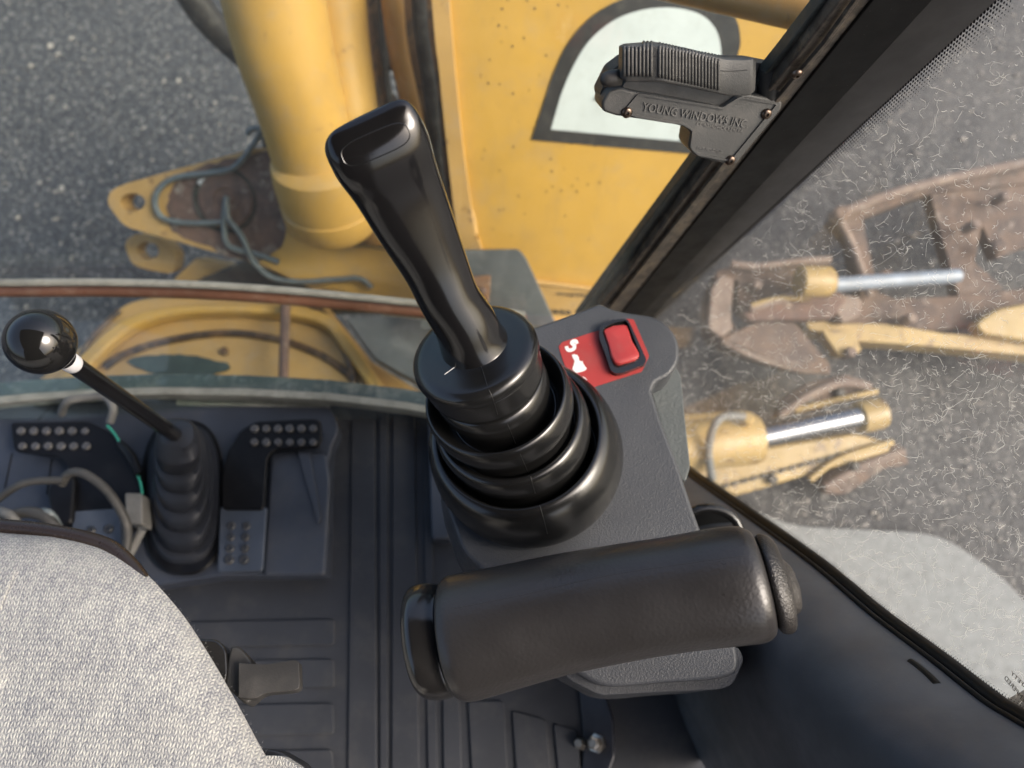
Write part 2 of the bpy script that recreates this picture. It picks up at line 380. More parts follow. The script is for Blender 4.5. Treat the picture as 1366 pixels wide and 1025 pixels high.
M = dict(
    gdl=glass('lower_glass', .02),
    grip=plastic('grip_black', (.006, .0058, .0062), .15, var=.2, gs=.03, grain=300, dust=.006, spec=.6, vscale=20, rv=.03),
    boot=plastic('boot_rubber', (.007, .007, .007), .24, var=.2, gs=.03, grain=500, dust=.006, spec=.65, rv=.04),
    seam=plastic('seam_rubber', (.010, .010, .010), .5, gs=0, dust=0),
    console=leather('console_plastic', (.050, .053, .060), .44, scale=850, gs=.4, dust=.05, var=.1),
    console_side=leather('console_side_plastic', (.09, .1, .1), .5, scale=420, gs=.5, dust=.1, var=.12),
    pad=leather('pad_vinyl', (.022, .0205, .0205), .36, scale=420, gs=.2, dust=.06, var=.2, dcol=(.06, .055, .05), rv=.1, vscale=8),
    cap=plastic('end_cap_black', (.010, .0095, .0095), .2, gs=.1, grain=350, dust=.04, spec=.7),
    latch=plastic('latch_plastic', (.052, .052, .051), .42, gs=.5, grain=900, dust=.4, dcol=(.15, .14, .13)),
    letter=plastic('letter_pale', (.11, .108, .105), .5, gs=.2, dust=.2, dcol=(.2, .19, .18)),  # same plastic as the latch, coloured paler so the letters stand out
    latchd=plastic('latch_dark', (.03, .029, .028), .48, gs=.3, grain=500, dust=.3, dcol=(.1, .09, .08)),
    screw=metal('screw_brown', (.2, .15, .12), .35),
    black=plastic('frit_black', (.004, .004, .0045), .55, gs=0, dust=.01, specks=.12, spec=.2),
    grey=plastic('pillar_grey', (.022, .022, .023), .55, gs=.1, dust=.03, spec=.3),
    rail=paint('rail_metal', (.075, .062, .05), rust=.7, scale=30, rcol=(.03, .024, .02), thr=.5, spot=.3),
    seal=plastic('seal_rubber', (.045, .05, .045), .5, dust=.5, vscale=30, dcol=(.12, .12, .1)),
    yellow=paint('yellow_paint', (.51, .295, .066), rust=.4, thr=.64),
    yellowp=paint('yellow_panel', (.58, .335, .066), rust=.0, scale=5, spot=.3),
    yellowr=paint('yellow_worn', (.44, .26, .085), rust=.6, scale=16, thr=.63),
    yellowe=paint('yellow_edge', (.50, .30, .10), rust=.5, scale=14, thr=.6),
    brown=paint('brown_grime', (.10, .05, .02), rust=.8, rcol=(.02, .013, .01), scale=10, thr=.5, spot=.3),
    tubey=paint('ochre_paint', (.34, .17, .035), rust=.5, scale=10, thr=.62),
    rust=rusty('rust', (.17, .10, .075), (.08, .05, .045), (.36, .3, .24)),
    rusto=rusty('rust_orange', (.25, .12, .05), (.10, .06, .045), (.36, .25, .17)),
    rustp=rusty('rust_pale', (.19, .14, .11), (.11, .085, .07), (.28, .22, .18)),
    copper=plastic('copper_bar', (.13, .062, .038), .35, dust=.5, dcol=(.26, .19, .14), gs=.1),
    white=plastic('white_vinyl', (.58, .62, .61), .5, var=.05, dust=.35, dcol=(.4, .4, .37), gs=0, vscale=20),
    decal=plastic('dark_vinyl', (.033, .031, .03), .5, dust=.5, dcol=(.11, .095, .08), gs=.1, vscale=24),
    weather=plastic('weather_strip', (.22, .22, .19), .7, dust=.6, dcol=(.1, .09, .07), gs=.5, vscale=30),
    green=plastic('glass_edge', (.06, .08, .08), .25, dust=.5, dcol=(.35, .36, .32), gs=0, vscale=12),
    mat_=plastic('floor_rubber', (.0255, .028, .0345), .6, spec=.3, dust=.5, dcol=(.075, .072, .068), gs=.25, grain=500, vscale=7, specks=.15),
    ledge=plastic('ledge_plastic', (.032, .038, .053), .5, dust=.3, dcol=(.09, .087, .083), gs=.2, vscale=9, specks=.1),
    pedal=plastic('pedal_black', (.005, .005, .006), .4, dust=.06, spec=.2, dcol=(.1, .1, .1), gs=.1),
    pedalb=plastic('pedal_blue', (.045, .055, .075), .4, dust=.12, gs=.1),
    stud=plastic('stud_worn', (.08, .08, .085), .35, dust=.5, vscale=60, dcol=(.35, .32, .26), gs=0),
    studd=plastic('stud_dark', (.03, .032, .036), .4, dust=.4, vscale=60, dcol=(.25, .2, .15), gs=0),
    cable=plastic('cable_grey', (.13, .14, .14), .6, dust=.4, vscale=40, dcol=(.2, .18, .15), gs=.3),
    cablel=plastic('cable_pale', (.13, .127, .118), .65, dust=.4, vscale=40, gs=.3, dcol=(.1, .09, .08)),
    cabled=plastic('cable_dark', (.045, .043, .04), .6, dust=.4, vscale=40, gs=.3, dcol=(.09, .08, .07)),
    wireg=plastic('wire_green', (.03, .28, .19), .45, dust=0, gs=0),
    rope=plastic('wire_rope', (.12, .14, .145), .5, dust=.5, vscale=60, dcol=(.2, .2, .17), gs=.6, grain=250),
    trim=plastic('trim_plastic', (.080, .084, .092), .42, dust=.12, gs=.2, grain=1100, specks=.15, dcol=(.13, .13, .13)),
    trimd=plastic('trim_dark', (.02, .022, .027), .5, dust=.05, gs=.2),
    gasket=plastic('gasket', (.005, .005, .005), .4, dust=.02, gs=0, spec=.3),
    red=plastic('red_sticker', (.34, .03, .027), .5, var=.12, dust=.4, dcol=(.27, .07, .06), gs=.05, specks=.3),
    redb=plastic('red_rocker', (.40, .04, .04), .45, var=.1, dust=.5, dcol=(.34, .09, .08), gs=.15, grain=500),
    ink=plastic('white_ink', (.75, .72, .7), .5, var=.05, dust=0, gs=0),
    inkd=plastic('dark_ink', (.06, .045, .03), .6, dust=0, gs=0),
    chrome=plastic('chrome_rod', (.22, .23, .25), .25, var=.05, metal=1, dust=.1, gs=0),
    lightrod=plastic('pale_blue_rod', (.22, .26, .31), .4, dust=.3, gs=0),
    hose=plastic('hose_black', (.025, .024, .024), .5, dust=.4, gs=.1),
    dim=plastic('machine_dark', (.04, .038, .034), .6, dust=.5, dcol=(.13, .1, .07)),
    slate=plastic('slate_paint', (.075, .08, .082), .6, dust=.6, dcol=(.17, .16, .15), gs=.3, vscale=18),
    lint=lintmat(), rustm=rusty('rust_muted', (.16, .105, .075), (.075, .055, .05), (.26, .215, .18)), yellowm=paint('yellow_dusty', (.36, .25, .09), rust=.7, rcol=(.12, .07, .045), scale=14, thr=.56), edgepale=rusty('rust_edge', (.26, .2, .16), (.14, .1, .085), (.32, .28, .25)),
    roof=plastic('headliner', (.03, .03, .032), .8, gs=.1),
    bolt=metal('bolt_zinc', (.6, .56, .5), .35),
    bracket=plastic('bracket_blue', (.02, .022, .03), .35, dust=.1, dcol=(.08, .08, .08)),
    cord=plastic('white_tape', (.6, .6, .62), .5, dust=.3, gs=0),
    gl=glass('window_glass', .03), gr=glass('right_window_glass', .06, (.95, .96, .95), 9, refl=1.0), gd=glass('door_glass', .03),
    asphalt=asphalt(), fabric=fabric(), seat_reflection=speckled_reflection(),
)

# ------------------------------------------------------------------ setting: ground
def quad(x0, y0, x1, y1, z): return [(x0, y0, z), (x1, y0, z), (x1, y1, z), (x0, y1, z)]
MO('ground', quad(-60, -60, 60, 60, 0), [(0, 1, 2, 3)], M['asphalt'], smooth=False, kind='structure')
# loose pale grit lying on the asphalt
mb = MB()
def pebble(c, r):
    V = []
    for d in ((1, 0, 0), (-1, 0, 0), (0, 1, 0), (0, -1, 0), (0, 0, .7), (0, 0, -.3), (.6, .6, .3), (-.6, -.6, .3)):
        V.append(Vector(c) + Vector(d) * r * random.uniform(.7, 1.25))
    bm = bmesh.new(); vs = [bm.verts.new(v) for v in V]; bmesh.ops.convex_hull(bm, input=vs)
    bm.verts.index_update(); idx = {v: i for i, v in enumerate(bm.verts)}
    g = ([v.co.copy() for v in bm.verts], [tuple(idx[v] for v in f.verts) for f in bm.faces]); bm.free(); return g
peb = [pebble((0, 0, 0), 1) for _ in range(8)]
for i in range(5200):
    x = random.uniform(-2.2, 2.6); y = random.uniform(-.2, 3.2)
    r = .003 * (1 + random.expovariate(1.7)); v, f = peb[i % 8]; a = random.random() * 6.3
    R = Matrix.Rotation(a, 3, 'Z'); mb.add(([R @ p * r + Vector((x, y, r * .3)) for p in v], f))
g = mb.build('grit', plastic('grit', (.25, .23, .21), .8, var=.5, vscale=3, gs=0, dust=.3), smooth=False, kind='stuff')
pad = slab('reflection_slab', cr([(960, 655), (1050, 697), (1150, 706), (1245, 714), (1310, 750), (1366, 800), (1480, 930)], 5) + [(1600, 1150), (1250, 1300), (900, 1000)], hz(-1.75 + .02), .018, M['seat_reflection'], bevel=.004, kind='structure')  # pale ground slab standing in for the seat's reflection in the right window

# ------------------------------------------------------------------ right window and the pillar
PANE = pl3(W(870, 425, 1.15), W(1340, 0, .5), W(1366, 950, .5))
GK = [(905, 618), (940, 644), (999, 685), (1098, 756), (1177, 822), (1256, 881), (1327, 936), (1366, 960), (1450, 1010), (1600, 1110), (1800, 1230)]
rw = thing('right_window', PANE.at(1366, 950), 'scratched dusty right side window with dotted black border, beside the front pillar', 'window')
pane_px = [(860, 425), (1010, 303), (1331, 0), (1420, -90), (1700, -90), (1700, 1130)] + GK[:-1][::-1]
slab('pane', pane_px, PANE, .005, M['gr'], rw)
# printed dots along the two edges of the pane
def dots(p0, p1, rows, step, r0, side, rowstep, end_scale=1.0):
    a = PANE.at(*p0); b = PANE.at(*p1); u = (b - a).normalized(); v = PANE.n.cross(u) * side; L = (b - a).length; mb = MB()
    for j in range(rows):
        r = r0 * (1 - j / (rows + .5)); k = 0
        while k * step < L:
            c = a + u * (k + (.5 if j % 2 else 0)) * step + v * rowstep * (j + .4) + PANE.n * .0004
            V = [c + u * (cos(q * pi / 3) * r) + v * (sin(q * pi / 3) * r) for q in range(6)]
            mb.add((V, [(0, 1, 2, 3, 4, 5)])); k += 1
    return mb
side = 1 if (PANE.at(1200, 300) - PANE.at(1010, 303)).dot(PANE.n.cross(PANE.at(1331, 0) - PANE.at(1010, 303))) > 0 else -1
d1 = dots((868, 425), (1345, -14), 7, .0031, .00125, side, .0026)
d1.build('dot_border', M['black'], rw, smooth=False, kind='stuff')
mb = MB()
for i in range(1, len(GK) - 1):
    q0 = (GK[i][0] + 3, GK[i][1] - 6); q1 = (GK[i + 1][0] + 3, GK[i + 1][1] - 6)
    s2 = 1 if (PANE.at(1200, 300) - PANE.at(*q0)).dot(PANE.n.cross(PANE.at(*q1) - PANE.at(*q0))) > 0 else -1
    d = dots(q0, q1, 4, .0024, .0010, s2, .0018); mb.add((d.V, d.F))
mb.build('dot_border', M['black'], rw, smooth=False, kind='stuff')
# scratches and lint on the pane
mb = MB(); PN = PANE.off(.0006)
def squiggle(px, py, L, w, wob, ang):
    pts = []; x, y = px, py; a = ang; n = random.randint(4, 9)
    for i in range(n):
        pts.append((x, y)); a += random.gauss(0, wob); x += cos(a) * L / n; y += sin(a) * L / n
    P = [PN.at(*p) for p in pts]; V = []
    for i, p in enumerate(P):
        t = (P[min(i + 1, n - 1)] - P[max(i - 1, 0)]).normalized(); s = t.cross(PN.n) * w * (.3 if i in (0, n - 1) else 1)
        V += [p - s, p + s]
    mb.add((V, [(2 * i, 2 * i + 1, 2 * i + 3, 2 * i + 2) for i in range(n - 1)]))
def inpane(x, y):
    top = 303 + (x - 1010) * (-303 / 321) + 12
    bot = 644 + (x - 940) * .74 - 10
    return y > top and y < bot
cnt = 0
while cnt < 2700:
    x = random.uniform(890, 1400); y = random.uniform(-10, 1000)
    if not inpane(x, y): continue
    dens = .35 + .65 * min(1, max(0, (y - 120) / 350))
    if random.random() > dens: continue
    cnt += 1
    dd = (PN.at(x, y) - CAM).length
    squiggle(x, y, random.expovariate(1 / 11) + 3, random.uniform(.00005, .00015) * dd / .7, .75, random.gauss(2.45 if random.random() < .6 else .4, .5))
for i in range(60):
    x = random.uniform(900, 1380); y = random.uniform(0, 900)
    if inpane(x, y): squiggle(x, y, random.uniform(18, 50), .00012, .35, random.gauss(2.4, .5))
mb.build('scratches', M['lint'], rw, smooth=False, kind='stuff')
# small printed glass mark at the lower right
def text_mesh(s, size, extrude=.0004, bold=0):
    cu = bpy.data.curves.new('txt', 'FONT'); cu.body = s; cu.size = size; cu.extrude = extrude; cu.offset = bold
    cu.align_x = 'CENTER'; cu.align_y = 'CENTER'; cu.resolution_u = 3
    o = bpy.data.objects.new('txt', cu); COL.objects.link(o)
    me = bpy.data.meshes.new_from_object(o.evaluated_get(bpy.context.evaluated_depsgraph_get()))
    bpy.data.objects.remove(o); return me
def text_on(name, s, plane, p0, p1, hpx, mat, parent, extrude=.0004, lift=0, squash=1, mirror=False, bold=0):
    """text from pixel p0 to pixel p1 along the baseline middle; hpx is cap height in pixels"""
    a, b = plane.at(*p0), plane.at(*p1); u = (b - a).normalized(); v = plane.n.cross(u)
    me = text_mesh(s, 1, 0, bold); xs = [q.co.x for q in me.vertices]; ys = [q.co.y for q in me.vertices]
    w, h = max(xs) - min(xs), max(ys) - min(ys)
    d = (a - CAM).dot(ray(683, 512).normalized()); H = hpx * d / F
    mx, my = (max(xs) + min(xs)) / 2, (max(ys) + min(ys)) / 2
    c = (a + b) / 2 + plane.n * lift; L = (b - a).length
    V = []; Fc = []
    for q in me.vertices:
        X = (q.co.x - mx) / w * L * (-1 if mirror else 1); Y = (q.co.y - my) / h * H
        V.append(c + u * X + v * Y)
    n0 = len(V); V += [p + plane.n * extrude for p in V]
    for p in me.polygons:
        Fc.append(tuple(i + n0 for i in p.vertices))
    ec = {}
    for p in me.polygons:
        vs = list(p.vertices)
        for i in range(len(vs)):
            k = (vs[i], vs[(i + 1) % len(vs)]); ec[k] = ec.get(k, 0) + 1
    for (i, j) in ec:
        if (j, i) not in ec: Fc.append((i, j, j + n0, i + n0))
    return MO(name, V, Fc, mat, parent, smooth=False)
text_on('glass_mark', 'TEMPERED', PANE, (1342, 903), (1372, 940), 7, M['inkd'], rw, .0002, .0006, mirror=True)
text_on('glass_mark', 'SAFETY', PANE, (1350, 897), (1375, 922), 6, M['inkd'], rw, .0002, .0006, mirror=True)

def dpil(px, py):
    """distance of the pillar surface at a pixel, taken along the pane"""
    return PANE.at(px, py)
# strips of the pillar run parallel from bottom to top
def strip(name, b0, b1, t0, t1, off, thk, mat, parent, bev=.0015):
    p = PANE.off(off); L = [p.at(*b0), p.at(*t0), p.at(*t1), p.at(*b1)]
    return slabw(name, [L], p.n, thk, mat, parent, bev)
PIL = Pl(W(850, 420, 1.12), (W(1250, 0, .53) - W(850, 420, 1.12)).cross(Vector((1, .10, .05))))
pil = thing('front_pillar', W(850, 430, 1.12), 'black front corner pillar of the cab running diagonally beside the dotted window', 'pillar')
def pstrip(name, pts, off, thk, mat, bev=.0015, parent=pil):
    p = PIL.off(off); return slab(name, pts, p, thk, mat, parent, bev)
pstrip('black_strip', [(818, 432), (1172, -10), (1240, -80), (1330, -80), (1255, -10), (846, 432)], 0, .02, M['black'])
pstrip('grey_strip', [(842, 433), (1250, -10), (1320, -80), (1420, -80), (1341, -8), (868, 433)], -.004, .02, M['grey'])
pstrip('rail', [(798, 410), (840, 360), (953, 211), (1075, 60), (1130, -12), (1180, -60), (1230, -80), (1172, -7), (822, 432), (800, 432)], -.002, .02, M['rail'])
pstrip('rail_lip', [(812, 412), (860, 352), (975, 205), (1098, 60), (1150, -12), (1157, -12), (1103, 62), (981, 208), (866, 355), (818, 414)], .0035, .004, M['rail'], .001)
pstrip('seal', [(768, 425), (816, 360), (928, 211), (1040, 75), (1108, -12), (1150, -60), (1180, -60), (1134, -12), (1079, 60), (957, 211), (842, 362), (790, 430)], -.012, .012, M['seal'])

# ------------------------------------------------------------------ outside the front window: machine front
# swing boom with decal
BP = pl3(W(640, 395, 1.42), W(960, 395, 1.42), W(640, 0, 1.12))
bo = thing('boom', BP.at(760, 400), 'broad smooth yellow boom side with a white and black decal behind the window latch', 'excavator boom')
slab('side_plate', [(628, 352), (596, 60), (592, -80), (1310, -80), (1250, -20), (835, 440), (640, 420)], BP, .03, M['yellowp'], bo, .004)
slab('edge_flange', cr([(570, -80), (579, 40), (586, 100), (594, 180), (608, 300), (618, 352)], 4) + cr([(648, 352), (638, 320), (634, 312), (618, 200), (604, 60), (594, -80)], 4), BP.off(.012), .03, M['yellowe'], bo, .005)
slab('foot_flange', [(640, 352), (700, 375), (760, 383), (860, 395), (860, 470), (640, 470)], BP.off(.012), .02, M['yellowe'], bo, .003)
slab('decal_border', [(709, 187)] + cr([(725, 138), (741, 92), (762, 52), (795, 18), (840, -4), (885, -12), (930, -10), (965, 5), (983, 28), (988, 55), (984, 75)], 6) + [(1040, 90), (1015, 150), (928, 206)], BP.off(.002), .002, M['decal'], bo)
slab('decal_white', [(735, 173)] + cr([(748, 128), (763, 92), (786, 55), (820, 27), (860, 13), (900, 11), (935, 20), (955, 40), (962, 68), (960, 95)], 6) + [(925, 150), (912, 189)], BP.off(.0035), .0012, M['white'], bo)
slab('decal_inner', [(792, 134), (806, 110), (840, 100), (840, 139)], BP.off(.005), .001, M['slate'], bo)  # dark inner piece of the decal print
text_on('small_lettering', 'aaaa', BP, (727, 410), (762, 412), 7, M['inkd'], bo, .0005, .0135, bold=.01)
text_on('small_lettering', 'wwpWyp', BP, (741, 387), (792, 391), 6, M['inkd'], bo, .0005, .0135, bold=.03)
random.seed(21); mb = MB()
for i in range(70):
    x, y = random.uniform(640, 800), random.uniform(0, 330); c_ = BP.off(.0006).at(x, y); r_ = random.uniform(.0008, .002)
    u_ = (BP.at(x + 1, y) - BP.at(x, y)).normalized(); v_ = BP.n.cross(u_)
    mb.add(([c_ + u_ * cos(k * pi / 3) * r_ * random.uniform(.6, 1.4) + v_ * sin(k * pi / 3) * r_ for k in range(6)], [tuple(range(6))]))
mb.build('chips', M['inkd'], bo, smooth=False, kind='stuff')
tube('lower_weld', [BP.off(.012).at(*p) for p in ((640, 352), (700, 374), (760, 382), (850, 394))], .004, M['yellowe'], bo, 8)
# dark backing with a second tube between cylinder and boom
db = thing('boom_foot_bracket', W(550, 300, 1.6), 'grimy brown bracket with a narrow yellow tube left of the broad boom side', 'bracket')
bk = pl3(W(480, 350, 1.62), W(600, 350, 1.6), W(540, 0, 1.35))
slab('back_plate', [(448, -80), (620, -80), (625, 345), (560, 400), (500, 330), (480, 100)], bk, .02, M['brown'], db, 0, holes=[[(496, -20), (509, -20), (514, 30), (524, 51), (522, 62), (512, 63), (505, 44), (499, 21)], [(511, 95), (532, 95), (540, 132), (533, 140), (514, 121)]])
tube('tube', [W(516, -60, 1.2), W(522, -10, 1.22), W(530, 60, 1.28), W(544, 125, 1.33), W(557, 190, 1.38), (W(574, 330, 1.46))], [.018, .018, .0175, .017, .017, .017], M['tubey'], db, 18)
tube('hose', [W(500, -60, 1.24), W(503, 0, 1.3), W(508, 60, 1.36), W(512, 110, 1.4), W(524, 170, 1.44), W(545, 250, 1.5)], .012, M['hose'], db, 12)
tube('hose', [W(556, -60, 1.22), W(562, 40, 1.3), W(574, 120, 1.36), W(584, 230, 1.43), W(596, 330, 1.5)], .013, M['hose'], db, 12)
tube('weld_bead', [W(596, -60, 1.12), W(604, 60, 1.19), W(616, 190, 1.27), W(634, 312, 1.34)], .005, M['yellowe'], db, 8)
# big cylinder
cy = thing('boom_cylinder', W(440, 300, 1.5), 'thick yellow hydraulic cylinder standing on the swing bracket beyond the joystick', 'hydraulic cylinder')
tube('barrel', [W(352, -70, 1.12), W(378, 60, 1.2), W(404, 150, 1.27), W(425, 235, 1.35)], [.078, .076, .073, .07], M['yellow'], cy, 32)
tube('side_tube', [W(440, -70, 1.2), W(452, 60, 1.27), W(468, 170, 1.33), W(482, 260, 1.4)], [.053, .052, .051, .051], M['yellow'], cy, 28)
tube('return_tube', [W(474, -70, 1.22), W(484, 60, 1.29), W(500, 170, 1.36), W(512, 260, 1.42)], [.030, .029, .028, .028], M['brown'], cy, 20)
c0, c1 = W(426, 205, 1.31), W(452, 305, 1.44)
lathe('end_collar', c0, c1 - c0, [(.07, 0), (.086, .012), (.09, .04), (.09, .085), (.088, .087), (.088, .092), (.091, .094), (.09, .13), (.075, .15), (.03, .155)], M['yellow'], cy, 36, sharp=40)
lathe('end_collar', W(500, 240, 1.38), c1 - c0, [(.05, 0), (.068, .01), (.07, .06), (.062, .1), (.03, .11)], M['tubey'], cy, 28, sharp=40)
# swing post
sp = thing('swing_bracket', W(280, 330, 1.6), 'yellow swing bracket with a rusty worn face and pin hole at its pointed end', 'swing bracket')
EP = pl3(W(170, 270, 1.50), W(380, 300, 1.50), W(330, 210, 1.47))
ear = rounded([(143, 272), (146, 256), (165, 246), (250, 222), (340, 198), (382, 196), (420, 320), (450, 400), (340, 352), (165, 302)], 12, 5)
def ell(cx, cy_, rx, ry, n=24, a0=0): return [(cx + rx * cos(2 * pi * k / n + a0), cy_ + ry * sin(2 * pi * k / n + a0)) for k in range(n)]
slab('ear_plate', ear, EP, .05, M['yellowe'], sp, .008, holes=[ell(177, 270, 17, 12)])
random.seed(3)
jag = [(x + random.uniform(-3, 3), y + random.uniform(-3, 3)) for x, y in cr([(226, 262), (235, 245), (255, 226), (300, 215), (345, 201), (374, 203), (376, 235), (384, 270), (378, 300), (383, 325), (355, 347), (330, 350), (280, 330), (235, 312), (225, 290)], 4, True)]
slab('worn_face', jag, EP.off(.0015), .002, M['rust'], sp)
pc = EP.at(302, 267)
lathe('washer', pc, EP.n, [(.052, -.01), (.054, .004), (.05, .007), (.024, .006), (.02, .002), (.012, .0025)], M['rust'], sp, 28, sharp=30)
slab('lower_ear', rounded([(165, 325), (180, 311), (215, 318), (236, 338), (232, 366), (205, 362), (176, 354)], 10, 5), EP.off(-.10), .04, M['yellowr'], sp, .008, holes=[ell(197, 335, 15, 12)])
slab('lower_gusset', rounded([(232, 372), (262, 344), (300, 352), (380, 372), (420, 400), (220, 400)], 6), EP.off(-.09), .04, M['yellowr'], sp, .008)
slab('white_wear', cr([(262, 300 - 58), (276, 238), (284, 244), (274, 250)], 3, True), EP.off(.0025), .002, M['ink'], sp)
for q in ((352, 232, 7, 3), (362, 262, 4, 8), (376, 300, 5, 9), (360, 335, 10, 6), (345, 343, 8, 4), (388, 326, 6, 12), (300, 236, 8, 4), (240, 250, 6, 7), (232, 300, 7, 5)):
    slab('paint_chip', [(x + random.uniform(-2, 2), y + random.uniform(-2, 2)) for x, y in ell(q[0], q[1], q[2], q[3], 11)], EP.off(.0022), .0015, M['edgepale'], sp)
slab('post_body', rounded([(345, 180), (560, 270), (560, 420), (300, 420), (250, 380), (330, 345), (384, 330)], 10), EP.off(-.07), .10, M['dim'], sp, .01)
arm = cr([(372, 275), (385, 300), (410, 318), (440, 326), (500, 333), (560, 342)], 5)
slab('curved_arm', arm + [(560, 400), (470, 392), (390, 372), (345, 350), (376, 330), (386, 300)], EP.off(.012), .06, M['yellow'], sp, .012)
lathe('weld_ring', EP.at(300, 267), EP.n, [(.062, .0016), (.063, .003), (.06, .003), (.059, .0016)], M['dim'], sp, 28)
# rope of wire lashed round the pin
wr = thing('wire_rope', EP.at(302, 300), 'grey wire rope looped over the rusty swing bracket face', 'rope')
E2 = EP.off(.012)
def on(pl, pts): return [pl.at(*p) for p in pts]
tube('rope', on(E2, [(354, 165), (347, 180), (338, 193), (326, 210), (308, 226), (275, 232), (240, 236), (220, 245), (208, 262), (209, 280), (222, 293), (255, 298), (296, 297)]), .0058, M['rope'], wr, 8, 6)
tube('rope_loop', on(E2.off(.006), [(303, 262), (300, 280), (299, 305), (303, 325), (318, 334), (345, 340), (372, 350)]), .0058, M['rope'], wr, 8)
tube('rope_tail', on(E2.off(.012), [(302, 262), (304, 290), (315, 305), (325, 320), (338, 348), (362, 370), (400, 376), (450, 373), (480, 372), (496, 384)]), .0056, M['rope'], wr, 8)
tube('knot', on(E2.off(.012), [(330, 180), (334, 174), (345, 172), (356, 178), (350, 168), (358, 160)]), .0058, M['rope'], wr, 8)
# black hose top left
tag(tube('hydraulic_hose', [W(235, -40, 1.5), W(262, 5, 1.55), W(290, 40, 1.6), W(345, 90, 1.7)], .03, M['hose'], None, 14), 'black hydraulic hose beside the thick yellow cylinder at the top edge', 'hose')
# deck below the lower window
DK = hz(-1.33)
dk = thing('front_deck', DK.at(300, 470), 'worn yellow front deck of the machine seen through the curved lower window', 'machine deck')
slab('deck_plate', cr([(30, 520), (95, 470), (140, 430), (165, 405), (215, 394), (320, 392), (420, 398), (455, 430), (495, 480)], 5) + [(560, 520), (700, 560), (700, 700), (30, 700)], DK, .06, M['yellowr'], dk, .01)
tube('ridge', [DK.off(.002).at(*p) for p in ((140, 490), (170, 472), (225, 455), (300, 445), (370, 453), (430, 475), (468, 502))], .008, M['brown'], dk, 10)
tube('ridge', [DK.off(.002).at(*p) for p in ((410, 398), (445, 440), (466, 480), (476, 522))], .009, M['brown'], dk, 10)
tube('ridge', [DK.off(.001).at(*p) for p in ((105, 490), (120, 455), (160, 415))], .006, M['brown'], dk, 8)
slab('dark_reflection', [(x + random.uniform(-5, 5), y + random.uniform(-1, 1)) for x, y in cr([(175, 478), (220, 473), (260, 475), (298, 484), (303, 493), (270, 501), (220, 500), (182, 490)], 4, True)], DK.off(.004), .003, plastic('green_reflection', (.03, .045, .035), .4, dust=.4, dcol=(.1, .13, .1), gs=0), dk)  # dark green slab drawn in place of a reflection
tube('rod', [DK.off(.05).at(381, 400), DK.off(.05).at(378, 510)], .009, M['rust'], dk, 12)
for q in ((300, 470), (470, 505)):
    lathe('bolt_head', DK.at(*q), (0, 0, 1), [(.009, 0), (.009, .006), (.006, .008)], M['brown'], dk, 6, sharp=30)
slab('raised_rim', cr([(60, 520), (110, 470), (165, 425), (230, 408), (330, 405), (430, 415), (470, 455), (515, 520)], 5) + cr([(495, 520), (455, 462), (420, 428), (330, 416), (235, 419), (175, 437), (130, 475), (90, 520)], 5), DK.off(.03), .03, M['yellow'], dk, .008)
SP_ = hz(-1.22)
slab('cover_plate', rounded([(462, 425), (600, 415), (640, 520), (560, 512), (500, 478)], 6), SP_, .02, M['slate'], dk, .004)
pk = thing('cover_bracket', W(680, 390, 1.35), 'slate grey bracket plate with a rusty square mount at the boom foot', 'bracket')
CP = pl3(W(620, 335, 1.30), W(700, 335, 1.30), W(680, 420, 1.33))
slab('plate', rounded([(560, 335), (692, 333), (702, 345), (745, 440), (560, 440)], 6), CP, .015, M['slate'], pk, .003)
slab('mount', rounded([(618, 370), (655, 368), (652, 405), (620, 405)], 3), CP.off(.01), .01, M['rusto'], pk, .003)
lathe('bolt_head', CP.off(.01).at(645, 388), CP.n, [(.006, 0), (.006, .004), (.004, .005)], M['rust'], pk, 6, sharp=30)
# ochre bar across the top
tr_ = thing('grab_rail', W(1000, 20, .8), 'chipped ochre painted tube crossing behind the window latch at the top', 'rail')
tube('rail_tube', [W(840, -30, .86), W(1098, 26, .74)], .0155, M['tubey'], tr_, 24, smoothpath=False)
lathe('end_flange', W(1100, 26, .74), W(1098, 26, .74) - W(840, -30, .86), [(.0158, -.002), (.018, 0), (.018, .006), (.01, .008)], M['rail'], tr_, 24, sharp=30)

# ------------------------------------------------------------------ front window: bar, panes, sill
YB = .535
FW = Pl((0, YB, CZ - .86), (0, 1, .03))
fw = thing('front_window', FW.at(300, 395), 'front windscreen with a copper coloured bar across it above the curved lower pane', 'window')
slab('upper_pane', [(-200, 385), (-200, -200), (1260, -110), (782, 425), (560, 412), (300, 386), (100, 378)], FW, .004, M['gl'], fw)
LW = pl3(FW.at(0, 392), FW.at(560, 415), hz(-.99).at(300, 522))
slab('lower_pane', [(-200, 390), (100, 388), (300, 395), (560, 420), (760, 440), (760, 560), (-200, 560)], LW, .004, M['gdl'], fw)
bar = [(-60, 387), (60, 386), (150, 386), (260, 389), (360, 395), (460, 404), (560, 414), (640, 422), (700, 429)]
tube('copper_bar', [FW.off(.012).at(*p) for p in bar], .0100, M['copper'], fw, 16)
tube('white_seal', [FW.off(.014).at(p[0], p[1] - 9) for p in bar], .0050, M['weather'], fw, 10)
tube('mastic', [FW.off(.016).at(p[0], p[1] + 3) for p in ((510, 415), (560, 420), (620, 428))], .004, M['weather'], fw, 8)
sill = [(-60, 520), (40, 510), (120, 505), (220, 502), (330, 504), (440, 510), (540, 522), (640, 540)]
SL = hz(-.985)
slab('lower_frame', [(x, y - 4) for x, y in sill] + [(x, y + 17) for x, y in reversed(sill)], SL, .03, M['green'], fw, .003)
slab('weather_strip', [(x, y + 14) for x, y in sill] + [(x, y + 24) for x, y in reversed(sill)], SL.off(.006), .02, M['weather'], fw, .002)

